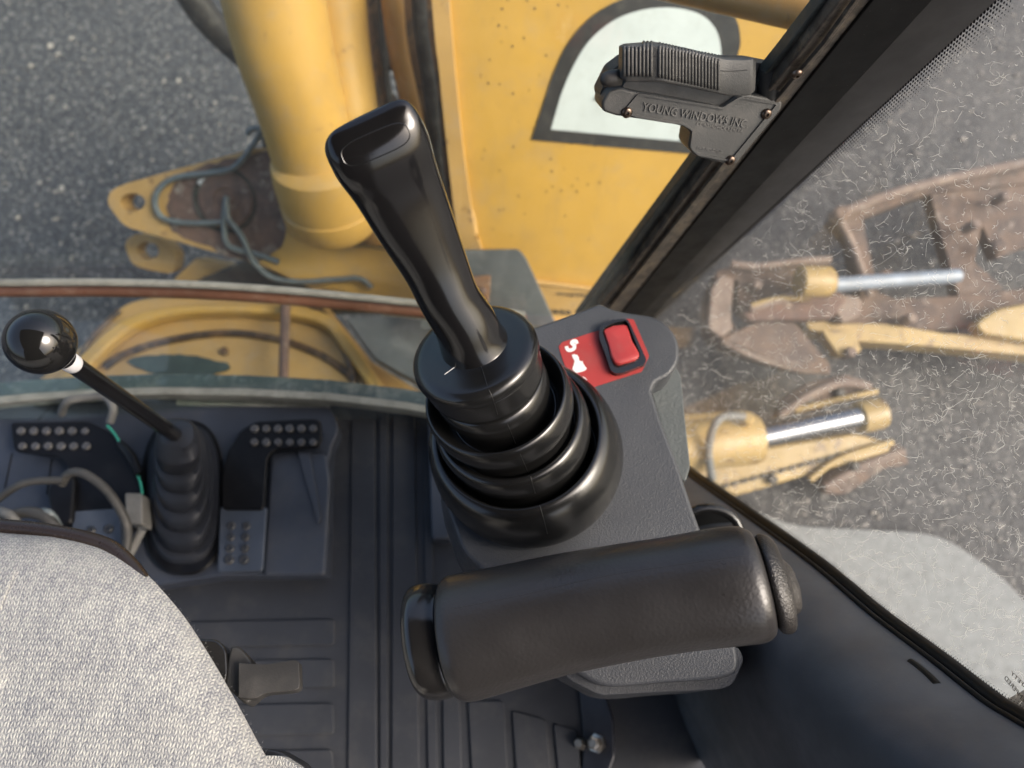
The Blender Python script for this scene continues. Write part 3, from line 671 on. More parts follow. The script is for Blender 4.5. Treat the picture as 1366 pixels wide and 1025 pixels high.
# ------------------------------------------------------------------ cab floor, ledge, mat
FZ = -1.04
FL = hz(FZ)
fl = slab('floor', [(-900, 1900), (-900, 530), (-60, 530), (120, 527), (330, 526), (560, 540), (700, 600), (930, 640), (1100, 1900)], FL, .06, M['mat_'], None, .002, kind='structure')
ORG[fl.name] = Vector(fl.location)
# raised pads and ribs of the mat
def mpad(name, pts, off=.004, r=6, mat='mat_', bev=.0016, parent=fl):
    return slab(name, rounded(pts, r), FL.off(off), off + .001, M[mat], parent, bev)
for y0, y1 in ((826, 862), (879, 919), (938, 981), (1000, 1042)):
    mpad('mat_pad', [(180, y0 + (5)), (446 - (y0 - 826) * .02, y0), (446, y1 - 2), (180, y1 + 4)])
mpad('mat_rib', [(469, 560), (500, 560), (503, 1080), (463, 1080)])
mpad('mat_rib', [(506, 540), (517, 540), (517, 1080), (507, 1080)], r=3, bev=.001)
mpad('mat_rib', [(524, 552), (553, 552), (560, 1080), (522, 1080)])
mpad('mat_rib', [(564, 600), (575, 600), (584, 1080), (572, 1080)], r=3, bev=.001)
mpad('mat_rib', [(590, 900), (612, 900), (618, 1080), (592, 1080)])
mpad('mat_rib', [(624, 935), (672, 935), (680, 1080), (632, 1080)])
mpad('mat_rib', [(683, 948), (728, 960), (740, 1080), (692, 1080)])
mpad('mat_rib', [(738, 965), (770, 975), (780, 1080), (750, 1080)])
# ledge round the pedals
LG = hz(-1.01)
lg = slab('pedal_ledge', rounded([(-300, 770), (-300, 545), (20, 532), (120, 529), (330, 529), (430, 535), (446, 552), (452, 575), (440, 600), (436, 768), (300, 768), (150, 790)], 8), LG, .04, M['ledge'], None, .008)
tag(lg, 'raised dark blue plastic ledge carrying the pedals at the front of the floor', 'ledge'); ORG[lg.name] = Vector(lg.location)
slab('ledge_groove', rounded([(235, 533), (440, 536), (440, 543), (235, 541)], 2), LG.off(.002), .002, M['weather'], lg)
slab('side_channel', rounded([(570, 560), (600, 560), (600, 720), (575, 720)], 6), FL.off(.03), .03, M['ledge'], lg, .004)

# travel pedal, right
def studmesh(name, r, h, mat):
    me = bpy.data.meshes.new(name); bm = bmesh.new()
    prof = [(r, 0), (r, h * .7), (r * .8, h), (r * .35, h), (r * .3, h * .6)]; nn = 10; rings = []
    for rr, z in prof: rings.append([bm.verts.new((rr * cos(2 * pi * k / nn), rr * sin(2 * pi * k / nn), z)) for k in range(nn)])
    for a, b in zip(rings, rings[1:]):
        for k in range(nn): bm.faces.new((a[k], a[(k + 1) % nn], b[(k + 1) % nn], b[k]))
    bm.faces.new(rings[-1]); bm.to_mesh(me); bm.free(); me.materials.append(mat)
    for p in me.polygons: p.use_smooth = True
    me.set_sharp_from_angle(angle=radians(40)); return me
SM = studmesh('stud', .0053, .005, M['stud']); SMD = studmesh('stud', .0058, .004, M['studd'])
rp = thing('right_pedal', LG.at(360, 700), 'black studded pedal right of the rubber lever boot', 'pedal')
PR = LG.off(.03)
blk = [(296, 680), (294, 640), (304, 600), (320, 575), (340, 562), (420, 558), (428, 562), (429, 588), (424, 597), (365, 600), (356, 612), (352, 680)]
rpu = slab('upper_plate', rounded(blk, 7), PR, .008, M['pedal'], rp, .0025)
rpl = slab('lower_plate', rounded([(293, 675), (356, 675), (350, 762), (290, 764)], 6), PR.off(-.004), .007, M['pedalb'], rp, .002)
slab('cover', rounded([(360, 602), (400, 600), (436, 604), (441, 640), (434, 768), (350, 768), (356, 676)], 8), LG.off(.012), .02, M['ledge'], rp, .005)
slab('fold', rounded([(396, 602), (412, 600), (428, 690), (424, 700)], 5), LG.off(.017), .006, M['ledge'], rp, .003)
for i in range(6):
    for j in range(2): inst('stud', SM, PR.at(340 + i * 15.6, 573 + j * 18), rpu)
for i in range(2):
    for j in range(4): inst('stud', SMD, PR.off(-.004).at(309 + i * 20 - j * 1, 702 + j * 15), rpl)
lp = thing('left_pedal', LG.at(90, 650), 'black studded pedal left of the lever boot behind the looped cable', 'pedal')
lpu = slab('upper_plate', rounded([(13, 563), (118, 562), (150, 578), (170, 605), (188, 650), (188, 700), (160, 720), (92, 700), (90, 620), (75, 609), (18, 602)], 7), PR, .008, M['pedal'], lp, .0025)
lpl = slab('lower_plate', rounded([(96, 682), (160, 678), (164, 745), (96, 745)], 5), PR.off(.004), .007, M['pedalb'], lp, .002)
for i in range(6):
    for j in range(2): inst('stud', SM, PR.at(29 + i * 17 + j * 2, 576 + j * 20), lpu)
for q in ((122, 708), (145, 706)): inst('stud', SMD, PR.off(.004).at(*q), lpl)
slab('rubber_hump', rounded([(60, 650), (90, 625), (100, 640), (96, 700), (70, 700)], 10), PR.off(.01), .03, M['pedal'], lp, .006)
for a, b in (((16, 605), (6, 652)), ((69, 612), (62, 660)), ((80, 530), (50, 561))):
    tube('groove', [LG.off(.0005).at(*a), LG.off(.0005).at(*b)], .0009, M['pedal'], lg, 6, smoothpath=False)

# travel lever with ball
tl = thing('travel_lever', LG.at(238, 715), 'long black lever with a round ball knob rising from a pleated boot between the pedals', 'lever')
BALL = W(54, 456, .60); R_b = 44 * .60 / F
LB = W(236, 584, .87)
LB = hz(-.845).at(236, 582); ax = (LB - BALL).normalized()
prof = []
for k in range(25):
    a = pi * k / 24; prof.append((max(R_b * sin(a), .0005), -R_b * cos(a)))
prof = [p for p in prof if not (p[1] > 0 and p[0] < .0115)]
e = prof[-1][1]
prof += [(.0108, e + .004), (.0102, e + .012), (.0098, e + .016)]
lathe('ball_knob', BALL, ax, prof, plastic('ball_gloss', (.008, .008, .008), .1, var=.1, gs=0, dust=0, spec=.6), tl, 48, sharp=60)
s0 = BALL + ax * (R_b + .006)
tube('shaft', [s0, LB + ax * .02], [.0078, .0088], M['grip'], tl, 20, smoothpath=False)
t0 = BALL + ax * (R_b + .0145)
lathe('tape', t0, ax, [(.0081, 0), (.0084, .001), (.0084, .014), (.0081, .015)], M['cord'], tl, 20)
# boot: rounded-rectangle pleats
C0 = LG.at(238, 708); C1 = W(237, 588, .87)
upv = (C1 - C0)
def boot_rings(prof, C0, C1, m=40, pw=2.6):
    rings = []
    for s, rx, ry in prof:
        c = C0.lerp(C1, s); rings.append(sring(c, Vector((1, 0, 0)), Vector((0, 1, .25 * s)).normalized(), rx, ry, m, pw))
    return rings
def oring(x0, x1, y0, y1, z, pw=2.7, m=44):
    pl = hz(z); return [pl.at(x, y) for x, y in [((x0 + x1) / 2 + (x1 - x0) / 2 * math.copysign(abs(cos(a)) ** (2 / pw), cos(a)), (y0 + y1) / 2 + (y1 - y0) / 2 * math.copysign(abs(sin(a)) ** (2 / pw), sin(a))) for a in [2 * pi * k / m for k in range(m)]]]
LV_ = [(196, 294, 566, 760), (201, 284, 566, 738), (204, 278, 564, 710), (205, 274, 562, 684), (206, 270, 560, 658), (207, 267, 562, 634)]
zz_ = [-1.01, -.985, -.962, -.940, -.918, -.898]
rings = []
for k, (o_, z_) in enumerate(zip(LV_, zz_)):
    a, b, c, d = o_; nz = zz_[k + 1] if k < 5 else -.84
    rings.append(oring(a + 4, b - 4, c + 3, d - 2, z_)); rings.append(oring(a, b, c, d - 2, z_ + .004))
    rings.append(oring(a, b, c, d - 12, z_ + (nz - z_) * .62)); rings.append(oring(a + 2, b - 2, c + 1, d - 15, z_ + (nz - z_) * .74))
    if k < 5:
        a2, b2, c2, d2 = LV_[k + 1]; rings.append(oring(a2 + 2, b2 - 5, c2 + 2, d2, z_ + (nz - z_) * .72))
rings += [oring(211, 262, 558, 606, -.85), oring(214, 258, 560, 598, -.838), oring(222, 248, 570, 590, -.836)]
loft('pleated_boot', rings, plastic('lever_boot_rubber', (.016, .018, .024), .5, gs=.1, dust=.1, spec=.4, dcol=(.05, .05, .05)), tl, sharp=60)
loft('boot_flange', [oring(188, 300, 560, 768, -1.012), oring(188, 300, 560, 768, -1.003), oring(192, 297, 564, 764, -1.0), oring(200, 290, 572, 750, -1.0)], M['pedal'], tl, cap=(True, False), sharp=40)

# cables round the left pedal
cb = thing('grey_cable', PR.at(100, 560), 'pale grey taped cable arching over the ledge with a green wire tail', 'cable')
tube('sheath', [LG.off(.02).at(82, 552), LG.off(.05).at(90, 536), LG.off(.05).at(115, 531), LG.off(.05).at(140, 530), LG.off(.05).at(151, 545), LG.off(.04).at(147, 563)], .0055, M['cablel'], cb, 10)
tube('green_wire', [LG.off(.04).at(143, 568), LG.off(.04).at(152, 578), LG.off(.045).at(165, 600), LG.off(.045).at(186, 640), LG.off(.045).at(190, 670), LG.off(.04).at(188, 700)], .0016, M['wireg'], cb, 8)
tube('connector', [LG.off(.045).at(160, 592), LG.off(.05).at(175, 610), LG.off(.05).at(186, 632)], [.005, .0065, .005], M['pedal'], cb, 8)
lc = thing('looped_cable', PR.at(120, 650), 'dark grey cable looping over the left pedal', 'cable')
tube('loop', [PR.off(.04).at(-30, 690), PR.off(.05).at(0, 664), PR.off(.06).at(35, 644), PR.off(.06).at(85, 641)], .0048, M['cabled'], lc, 10)
tube('loop', [PR.off(.05).at(82, 646), PR.off(.06).at(92, 632), PR.off(.065).at(112, 632), PR.off(.06).at(140, 652), PR.off(.05).at(160, 680), PR.off(.04).at(170, 705), PR.off(.03).at(168, 735)], .0056, M['cabled'], lc, 10)
tube('loop_end', [PR.off(.03).at(190, 706), PR.off(.02).at(178, 730), PR.off(.01).at(165, 755)], .0055, M['cablel'], lc, 8)
wb = slab('white_connector_box', rounded([(166, 657), (190, 658), (190, 700), (168, 698)], 4), PR.off(.03), .03, M['cablel'], None, .003)
tag(wb, 'small off-white connector block beside the lever boot', 'connector')
pn = thing('cable_bundle', PR.at(30, 690), 'bundle of dirty cables and fittings tucked behind the seat front edge', 'cables')
tube('cable', [PR.off(.05).at(-10, 700), PR.off(.06).at(30, 684), PR.off(.06).at(60, 690), PR.off(.05).at(80, 712)], .007, M['cabled'], pn, 10)
tube('cable', [PR.off(.05).at(-20, 680), PR.off(.07).at(10, 686), PR.off(.06).at(25, 702)], .006, M['cablel'], pn, 10)
tube('cable', [PR.off(.04).at(40, 686), PR.off(.06).at(64, 684), PR.off(.04).at(78, 704), PR.off(.04).at(80, 730)], .005, M['rope'], pn, 10)

# ------------------------------------------------------------------ right-hand outside attachments on the asphalt
def GD(d): return lambda px, py: W(px, py, d)
at_ = thing('digging_arm', W(1100, 440, 1.85), 'rusty upper linkage arm with yellow collar and pale blue rod seen through the side window', 'excavator arm')
A1 = pl3(W(960, 400, 1.8), W(1150, 400, 1.8), W(1050, 500, 1.78))
slab('hook_plate', rounded([(940, 440), (942, 395), (958, 360), (1000, 352), (1108, 352), (1110, 366), (1060, 372), (1060, 398), (1100, 396), (1000, 420), (985, 414), (985, 372), (973, 376), (975, 430), (990, 448), (1105, 485), (1108, 496), (1060, 494), (980, 470), (950, 455)], 6), A1, .05, M['rustm'], at_, .008)
slab('hook_edge', rounded([(944, 438), (948, 385), (962, 366), (980, 372), (976, 410), (976, 440), (962, 452)], 5), A1.off(.02), .02, M['edgepale'], at_, .006)
slab('blade', rounded([(960, 452), (1010, 430), (1060, 430), (1108, 488), (1104, 498), (1050, 488)], 6), A1.off(.02), .03, M['rustm'], at_, .006)
slab('link', rounded([(990, 415), (1110, 380), (1130, 400), (1110, 425), (1000, 428)], 6), A1.off(.04), .04, M['rust'], at_, .006)
c = W(1065, 376, 1.72); e = W(1112, 376, 1.73)
lathe('yellow_collar', c, e - c, [(.03, 0), (.034, .004), (.035, .02), (.034, .07), (.028, .078)], M['yellowm'], at_, 28, sharp=40)
tube('pale_rod', [W(1112, 380, 1.74), W(1278, 368, 1.8)], .0165, M['lightrod'], at_, 18, smoothpath=False)
slab('frame_plate', rounded([(1108, 292), (1120, 276), (1250, 240), (1366, 215), (1500, 200), (1500, 235), (1366, 245), (1250, 256), (1225, 262), (1150, 290), (1172, 390), (1195, 400), (1172, 404), (1150, 400), (1134, 320)], 5), A1.off(-.02), .05, M['rustm'], at_, .008)
slab('frame_plate', rounded([(1240, 255), (1366, 240), (1500, 230), (1500, 300), (1366, 330), (1330, 345), (1310, 300), (1300, 350), (1340, 385), (1280, 400), (1252, 300)], 5), A1.off(-.03), .04, M['rustm'], at_, .008)
slab('web', rounded([(1150, 400), (1280, 395), (1366, 385), (1500, 385), (1500, 430), (1366, 425), (1250, 442), (1180, 436), (1110, 440), (1120, 415)], 6), A1.off(-.02), .04, M['rustm'], at_, .006)
slab('yellow_beam', rounded([(1070, 418), (1110, 432), (1180, 432), (1260, 445), (1366, 452), (1520, 460), (1520, 490), (1366, 474), (1240, 462), (1140, 455), (1080, 440)], 4), A1.off(.0), .08, M['yellowm'], at_, .006)
slab('yellow_cover', rounded([(1300, 432), (1330, 412), (1366, 405), (1500, 400), (1500, 470), (1366, 455), (1310, 446)], 8), A1.off(.03), .04, M['yellowm'], at_, .008)
for q in ((1180, 372), (1330, 330), (1120, 286)): lathe('pin', A1.off(.01).at(*q), A1.n, [(.018, 0), (.018, .012), (.012, .016)], M['rustm'], at_, 14, sharp=30)
a2 = thing('lift_arm', W(1050, 610, 1.75), 'yellow lower lift arm with a chrome cylinder rod seen low through the side window', 'excavator arm')
A2 = pl3(W(940, 620, 1.7), W(1190, 600, 1.75), W(1050, 660, 1.72))
slab('arm_plate', rounded([(880, 640), (900, 615), (1000, 600), (1140, 578), (1185, 590), (1190, 604), (1100, 628), (1010, 655), (960, 668), (900, 690)], 8), A2, .05, M['yellowm'], a2, .01)
slab('arm_shoulder', rounded([(900, 555), (1000, 548), (1018, 560), (1018, 610), (900, 640)], 8), A2.off(.01), .05, M['yellowm'], a2, .01)
b0, b1 = W(885, 600, 1.62), W(1012, 585, 1.64)
lathe('barrel', b0, b1 - b0, [(.054, 0), (.054, (b1 - b0).length - .012), (.050, (b1 - b0).length - .002), (.02, (b1 - b0).length)], M['yellowm'], a2, 32, sharp=40)
r0, r1 = W(1010, 585, 1.64), W(1152, 555, 1.68)
tube('chrome_rod', [r0, r1], .0235, M['chrome'], a2, 24, smoothpath=False)
lathe('rod_end', W(1142, 558, 1.68), r1 - r0, [(.026, 0), (.034, .006), (.036, .03), (.034, .06), (.02, .07)], M['yellowm'], a2, 24, sharp=40)
tube('hose', [W(950, 640, 1.58), W(945, 600, 1.56), W(952, 570, 1.55), (W(966, 556, 1.56)), (W(992, 556, 1.58))], .0085, M['cable'], a2, 10)
lathe('port', W(996, 560, 1.59), (0, 0, 1), [(.014, -.02), (.014, .01), (.01, .014)], M['yellowm'], a2, 12, sharp=30)
for i in range(14):
    t = i / 13; q = (968 + t * 165, 650 - t * 45)
    slab('chain_link', rounded([(q[0] - 5, q[1] - 1), (q[0] + 4, q[1] - 5), (q[0] + 6, q[1] - 1), (q[0] - 3, q[1] + 3)], 2), A2.off(.008), .008, M['dim'], a2, .001)
slab('worn_bracket', rounded([(1035, 560), (1045, 535), (1080, 512), (1130, 500), (1160, 510), (1172, 528), (1150, 530), (1110, 540), (1090, 550), (1060, 552)], 6), A2.off(.0), .03, M['rustm'], a2, .006)
slab('worn_foot', rounded([(1095, 640), (1150, 600), (1190, 585), (1205, 600), (1215, 620), (1180, 625), (1130, 660), (1100, 660)], 8), A2.off(-.02), .03, M['rustm'], a2, .006)

def seg_(parent, pts, pl, r, m, name='edge_ridge'): tube(name, [pl.at(*p) for p in pts], r, M[m], parent, 8)
seg_(at_, [(975, 352), (1010, 356), (1060, 350), (1108, 346)], A1.off(.03), .009, 'edgepale')
seg_(at_, [(1000, 412), (1040, 400), (1085, 388), (1110, 392)], A1.off(.05), .010, 'edgepale')
seg_(at_, [(962, 455), (1000, 474), (1060, 492), (1106, 496)], A1.off(.01), .008, 'edgepale')
seg_(at_, [(1108, 290), (1180, 262), (1260, 240), (1366, 218), (1480, 200)], A1.off(.0), .012, 'edgepale')
seg_(at_, [(1118, 292), (1138, 330), (1160, 396)], A1.off(.0), .010, 'edgepale')
seg_(at_, [(1002, 408), (1040, 398), (1080, 400)], A1.off(.055), .006, 'yellowm')
for q in ((1135, 470), (1090, 405), (1010, 380), (1215, 425), (1300, 300), (1340, 262)):
    lathe('bolt', A1.off(.03).at(*q), A1.n, [(.012, -.04), (.012, .006), (.008, .009)], M['edgepale'], at_, 6, sharp=30)
slab('lug', rounded([(1118, 392), (1150, 396), (1148, 420), (1125, 432), (1112, 412)], 5), A1.off(.03), .05, M['edgepale'], at_, .006)
slab('lug', rounded([(1095, 440), (1140, 442), (1150, 470), (1120, 476)], 6), A1.off(.02), .04, M['yellowm'], at_, .006)
seg_(a2, [(1040, 556), (1075, 530), (1120, 512), (1160, 516)], A2.off(.012), .010, 'edgepale')
seg_(a2, [(1060, 548), (1100, 538), (1170, 522)], A2.off(.012), .007, 'yellowm')
seg_(a2, [(1100, 650), (1150, 622), (1205, 602)], A2.off(.0), .010, 'edgepale')
seg_(a2, [(1080, 640), (1120, 612), (1190, 590)], A2.off(.01), .008, 'yellowm')
for q in ((1078, 532), (1120, 524), (1140, 622), (1030, 640)):
    lathe('bolt', A2.off(.008).at(*q), A2.n, [(.012, -.01), (.012, .006), (.008, .009)], M['dim'], a2, 6, sharp=30)

# ------------------------------------------------------------------ right trim panel
rt = thing('side_trim', PANE.at(1366, 960), 'dark moulded side panel sloping below the right window, with a narrow slot', 'trim panel')
gpts = [PANE.at(*p) for p in cr(GK, 6)]
profile = [(.004, .004), (-.008, .008), (-.022, .008), (-.045, .004), (-.070, -.006), (-.088, -.022), (-.100, -.045), (-.108, -.085), (-.112, -.15), (-.115, -.30), (-.115, -.55)]
profile = cr(profile, 3)
rows = []
for g in gpts:
    # the shelf narrows towards the front
    k = min(1, max(.25, (CZ - .55 - g.z + .0) and 1))
    rows.append([Vector((g.x + dx * 1.0, g.y, max(g.z + dz, CZ + FZ - .02))) for dx, dz in profile])
V = [p for r in rows for p in r]; m_ = len(profile)
Fc = [(i * m_ + k, i * m_ + k + 1, (i + 1) * m_ + k + 1, (i + 1) * m_ + k) for i in range(len(rows) - 1) for k in range(m_ - 1)]
tp = MO('panel', V, Fc, M['trim'], rt)
tpt = bvh(tp)
gp = [g + Vector((-.002, 0, .003)) for g in gpts]
tube('gasket', [g + Vector((-.003, 0, .004)) for g in gpts], .0068, M['gasket'], rt, 12, smoothpath=False)
tube('gasket', [g + Vector((-.013, 0, .009)) for g in gpts], .0022, M['gasket'], rt, 10, smoothpath=False)
sc = surfline(tpt, [(1214, 881), (1225, 889), (1238, 900), (1250, 912)], -.0026, 4)
if len(sc) > 3: tube('slot', sc, .0040, M['gasket'], rt, 10, smoothpath=False)
# the black loop beside the console
lp_ = surfline(tpt, [(955, 710), (960, 700)], 0, 1)
hl = thing('cup_ring', W(960, 705, .80), 'black plastic ring recessed between the console and the side panel', 'ring')
tube('ring', [W(x, y, .80) for x, y in ell(945, 712, 42, 34)] + [W(987, 712, .80)], .005, M['cap'], hl, 12, smoothpath=False)
slab('dark_well', ell(945, 713, 40, 32), Pl(W(945, 713, .83), ray(945, 713)), .03, M['gasket'], hl)
# moulded armrest edge in the corner
ca = thing('corner_bolster', W(1330, 1010, .5), 'rounded dark plastic bolster filling the bottom right corner', 'bolster')
rings = []
for px, py, d, r in ((1210, 1060, .66, .02), (1250, 1050, .63, .045), (1310, 1045, .58, .06), (1380, 1035, .54, .07), (1470, 1030, .50, .08)):
    pass
tube('bolster', [W(1180, 1110, .66), W(1270, 1062, .62), (W(1366, 1022, .56)), W(1480, 985, .5)], [.02, .032, .04, .045], M['trim'], ca, 24)

# ------------------------------------------------------------------ console
CN = Vector((0.0, -.06, 1)).normalized()
CPL = Pl(W(705, 612, .68), CN)
co_ = thing('console', CPL.at(800, 700), 'grey grained plastic joystick console with a red labelled switch', 'control console')
outline = cr([(700, 440), (745, 425), (780, 412), (800, 405), (815, 411), (835, 416), (872, 422), (893, 436), (905, 457), (905, 482), (893, 500), (876, 510), (870, 522)], 5) + \
    [(882, 560), (905, 620), (925, 680), (945, 735), (968, 800)] + cr([(980, 850), (985, 890), (962, 905), (880, 912), (810, 916), (770, 898), (730, 870), (680, 800), (640, 758), (618, 735), (604, 700), (592, 660), (590, 600), (620, 500)], 5)
slab('housing', outline, CPL, .055, M['console'], co_, .009, seg=4)
# flared skirt below the housing
def scale_px(pts, cx, cy_, k): return [(cx + (x - cx) * k, cy_ + (y - cy_) * k) for x, y in pts]
top = [CPL.off(-.030).at(*p) for p in outline]
cen = Vector((0, 0, 0))
for p in top: cen += p
cen /= len(top)
def flare(p, out, dn): 
    r = (p - cen); r.z = 0; return p + r.normalized() * out - Vector((0, 0, dn))
rings = [[flare(p, -.004, 0) for p in top], [flare(p, .004, .03) for p in top], [flare(p, .006, .07) for p in top], [flare(p, .0, .12) for p in top]]
loft('skirt', rings, M['console'], co_, cap=(True, True), sharp=50)
# pale shoulder seen on the right of the housing
SH = CPL.off(-.035)
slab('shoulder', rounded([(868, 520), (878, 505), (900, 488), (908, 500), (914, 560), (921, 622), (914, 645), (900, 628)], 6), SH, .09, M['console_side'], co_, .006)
slab('lower_cover', rounded([(745, 890), (800, 880), (985, 862), (993, 880), (978, 914), (960, 920), (800, 928), (760, 908)], 8), CPL.off(-.02), .05, M['console'], co_, .008)
# switch label
SP2 = CPL.off(.0006)
def zl(L): return [(735 + x / 9.32, 415 + y / 9.32) for x, y in L]
slab('red_label', rounded(zl([(95, 440), (145, 385), (600, 240), (960, 95), (1030, 108), (1222, 560), (1190, 620), (1130, 755), (480, 962), (300, 980), (150, 620)]), 2), SP2, .0006, M['red'], co_)
SK = SP2.off(.0003)
def ink(pts): slab('white_print', pts, SK, .0003, M['ink'], co_)
def stroke(L, w):
    L = [Vector((x, y)) for x, y in cr(zl(L), 4)]; w /= 9.32 * 2; A_l, B_l = [], []
    for i, p in enumerate(L):
        t = (L[min(i + 1, len(L) - 1)] - L[max(i - 1, 0)]).normalized(); n_ = Vector((-t.y, t.x)) * w; A_l.append(tuple(p + n_)); B_l.append(tuple(p - n_))
    P_ = [SK.at(*p) for p in A_l + B_l]; k = len(A_l)
    MO('white_print', P_, [(i, i + 1, k + i + 1, k + i) for i in range(k - 1)], M['ink'], co_, smooth=False)
stroke([(326, 408), (308, 376), (272, 378), (258, 402), (290, 430), (286, 468), (245, 488), (208, 482), (192, 440)], 42)
ink(zl([(260, 548), (285, 538), (325, 548), (345, 575), (352, 620), (398, 628), (395, 645), (425, 690), (447, 712), (430, 735), (390, 752), (310, 772), (265, 725), (285, 660), (295, 625), (272, 580)]))
stroke([(352, 850), (395, 832), (432, 862), (450, 912), (425, 935), (395, 905), (372, 900), (352, 862)], 30)
stroke([(392, 905), (412, 885), (438, 872)], 24)
bz = zl([(603, 205), (640, 160), (760, 112), (900, 95), (962, 112), (1005, 200), (1186, 600), (1170, 660), (900, 768), (800, 780), (742, 740), (680, 545), (598, 335)])
inn = zl([(640, 250), (670, 200), (770, 150), (930, 118), (965, 160), (1000, 260), (1060, 410), (1112, 540), (1095, 590), (860, 665), (785, 655), (735, 560), (705, 440), (660, 320)])
SPB = CPL.off(.007)
slab('switch_bezel', rounded(bz, 5), SPB, .008, M['cap'], co_, .0015, holes=[rounded(inn, 4)])
sw = slab('switch_well', rounded(inn, 4), CPL.off(.0015), .001, M['gasket'], co_)
rl = [(655, 250, .0055), (672, 226, .0055), (770, 185, .005), (900, 172, .005), (942, 182, .005), (965, 230, .0055), (1003, 370, .008), (1092, 520, .0115), (1096, 560, .0118), (1050, 598, .012), (860, 655, .0124), (800, 645, .0122), (750, 560, .0108), (716, 415, .0085)]
tp_ = [CPL.off(o_ * .95).at(*zl([(x, y)])[0]) for x, y, o_ in rl]; nr = len(tp_)
cm_ = [CPL.off(.0048).at(*zl([(800, 270)])[0]), CPL.off(.0072).at(*zl([(860, 400)])[0]), CPL.off(.0112).at(*zl([(925, 560)])[0])]
ins_ = [p.lerp(min(cm_, key=lambda c: (c - p).length), .12) + CN * .0006 for p in tp_]
V = [p - CN * .006 for p in tp_] + tp_ + ins_ + cm_
Fr = [(i, (i + 1) % nr, nr + (i + 1) % nr, nr + i) for i in range(nr)] + [(nr + i, nr + (i + 1) % nr, 2 * nr + (i + 1) % nr, 2 * nr + i) for i in range(nr)]
near = [min(range(3), key=lambda j: (cm_[j] - p).length) for p in tp_]
for i in range(nr):
    j = (i + 1) % nr; a, b = near[i], near[j]
    Fr.append((2 * nr + i, 2 * nr + j, 3 * nr + a))
    if a != b: Fr.append((2 * nr + j, 3 * nr + b, 3 * nr + a))
MO('rocker', V, Fr, M['redb'], co_, sharp=75)
# bracket below
br = thing('console_bracket', W(800, 985, .95), 'bluish metal bracket with a zinc bolt below the console', 'bracket')
BRP = Pl(W(800, 985, .93), (-.5, 0, 1))
slab('plate', rounded([(772, 920), (804, 915), (817, 960), (819, 1010), (800, 1060), (775, 1060), (778, 985)], 6), BRP, .008, M['bracket'], br, .002)
lathe('bolt', BRP.at(797, 992), BRP.n, [(.011, 0), (.011, .004), (.008, .005), (.008, .014), (.005, .016)], M['bolt'], br, 6, sharp=30)
lathe('bolt', BRP.at(776, 992), BRP.n, [(.008, 0), (.008, .004), (.005, .012)], M['bolt'], br, 6, sharp=30)

# ------------------------------------------------------------------ joystick
js = thing('joystick', CPL.at(705, 612), 'black joystick with a flat flared grip and pleated rubber boot on the grey console', 'joystick')
GB = W(628, 452, .575)
spine = [(640, 476, .588, 60, 1.0, 2.0), (635, 465, .5835, 51, 1.0, 2.0), (630, 454, .578, 45, 1.0, 2.05), (619, 430, .567, 42, 1.0, 2.1), (598, 396, .553, 41, .98, 2.2), (579, 352, .538, 44.5, .90, 2.4),
         (552, 296, .517, 53, .78, 2.7), (527, 243, .495, 60, .66, 2.9), (511, 210, .479, 67, .58, 3.0), (503, 193, .471, 68.5, .52, 3.0), (497, 180, .465, 68, .44, 2.9), (493, 170, .461, 65, .34, 2.8), (490.5, 162, .458, 60, .24, 2.6), (489, 156, .4565, 52, .15, 2.4), (488.5, 153, .456, 40, .08, 2.2)]
sp2 = cr(spine, 6)
rings = []
pts3 = [W(s[0], s[1], s[2]) for s in sp2]
wd_axis = (W(552, 145, .45) - W(435, 198, .45)).normalized()
for i, s in enumerate(sp2):
    tg = (pts3[min(i + 1, len(sp2) - 1)] - pts3[max(i - 1, 0)]).normalized()
    if i > len(sp2) - 36: tg = last
    else: last = tg
    u = (wd_axis - tg * wd_axis.dot(tg)).normalized(); v = tg.cross(u).normalized()
    hw = s[3] * s[2] / F
    q_ = Matrix.Rotation(radians(3), 3, tg); u, v = q_ @ u, q_ @ v
    # the section is fuller to the rear than to the front
    rings.append(sring(pts3[i], u, v, hw, hw * s[4], 56, s[5]))
grip = loft('grip', rings, M['grip'], js, cap=(False, True))
gt = bvh(grip)
# thumb pad outline
oval = []
ctr = (501, 193); ux = Vector((108, -47)).normalized(); uy = Vector((-ux.y, ux.x))
for k in range(41):
    a = 2 * pi * k / 40; L_, H_ = 48, 17
    ca, sa = cos(a), sin(a)
    x = L_ * math.copysign(abs(ca) ** .5, ca); y = H_ * math.copysign(abs(sa) ** .75, sa)
    oval.append((ctr[0] + ux.x * x + uy.x * y, ctr[1] + ux.y * x + uy.y * y))
ol = surfline(gt, oval, 0, 2)
if len(ol) > 10: tube('thumb_pad_edge', ol, .00035, M['boot'], js, 6, smoothpath=False)
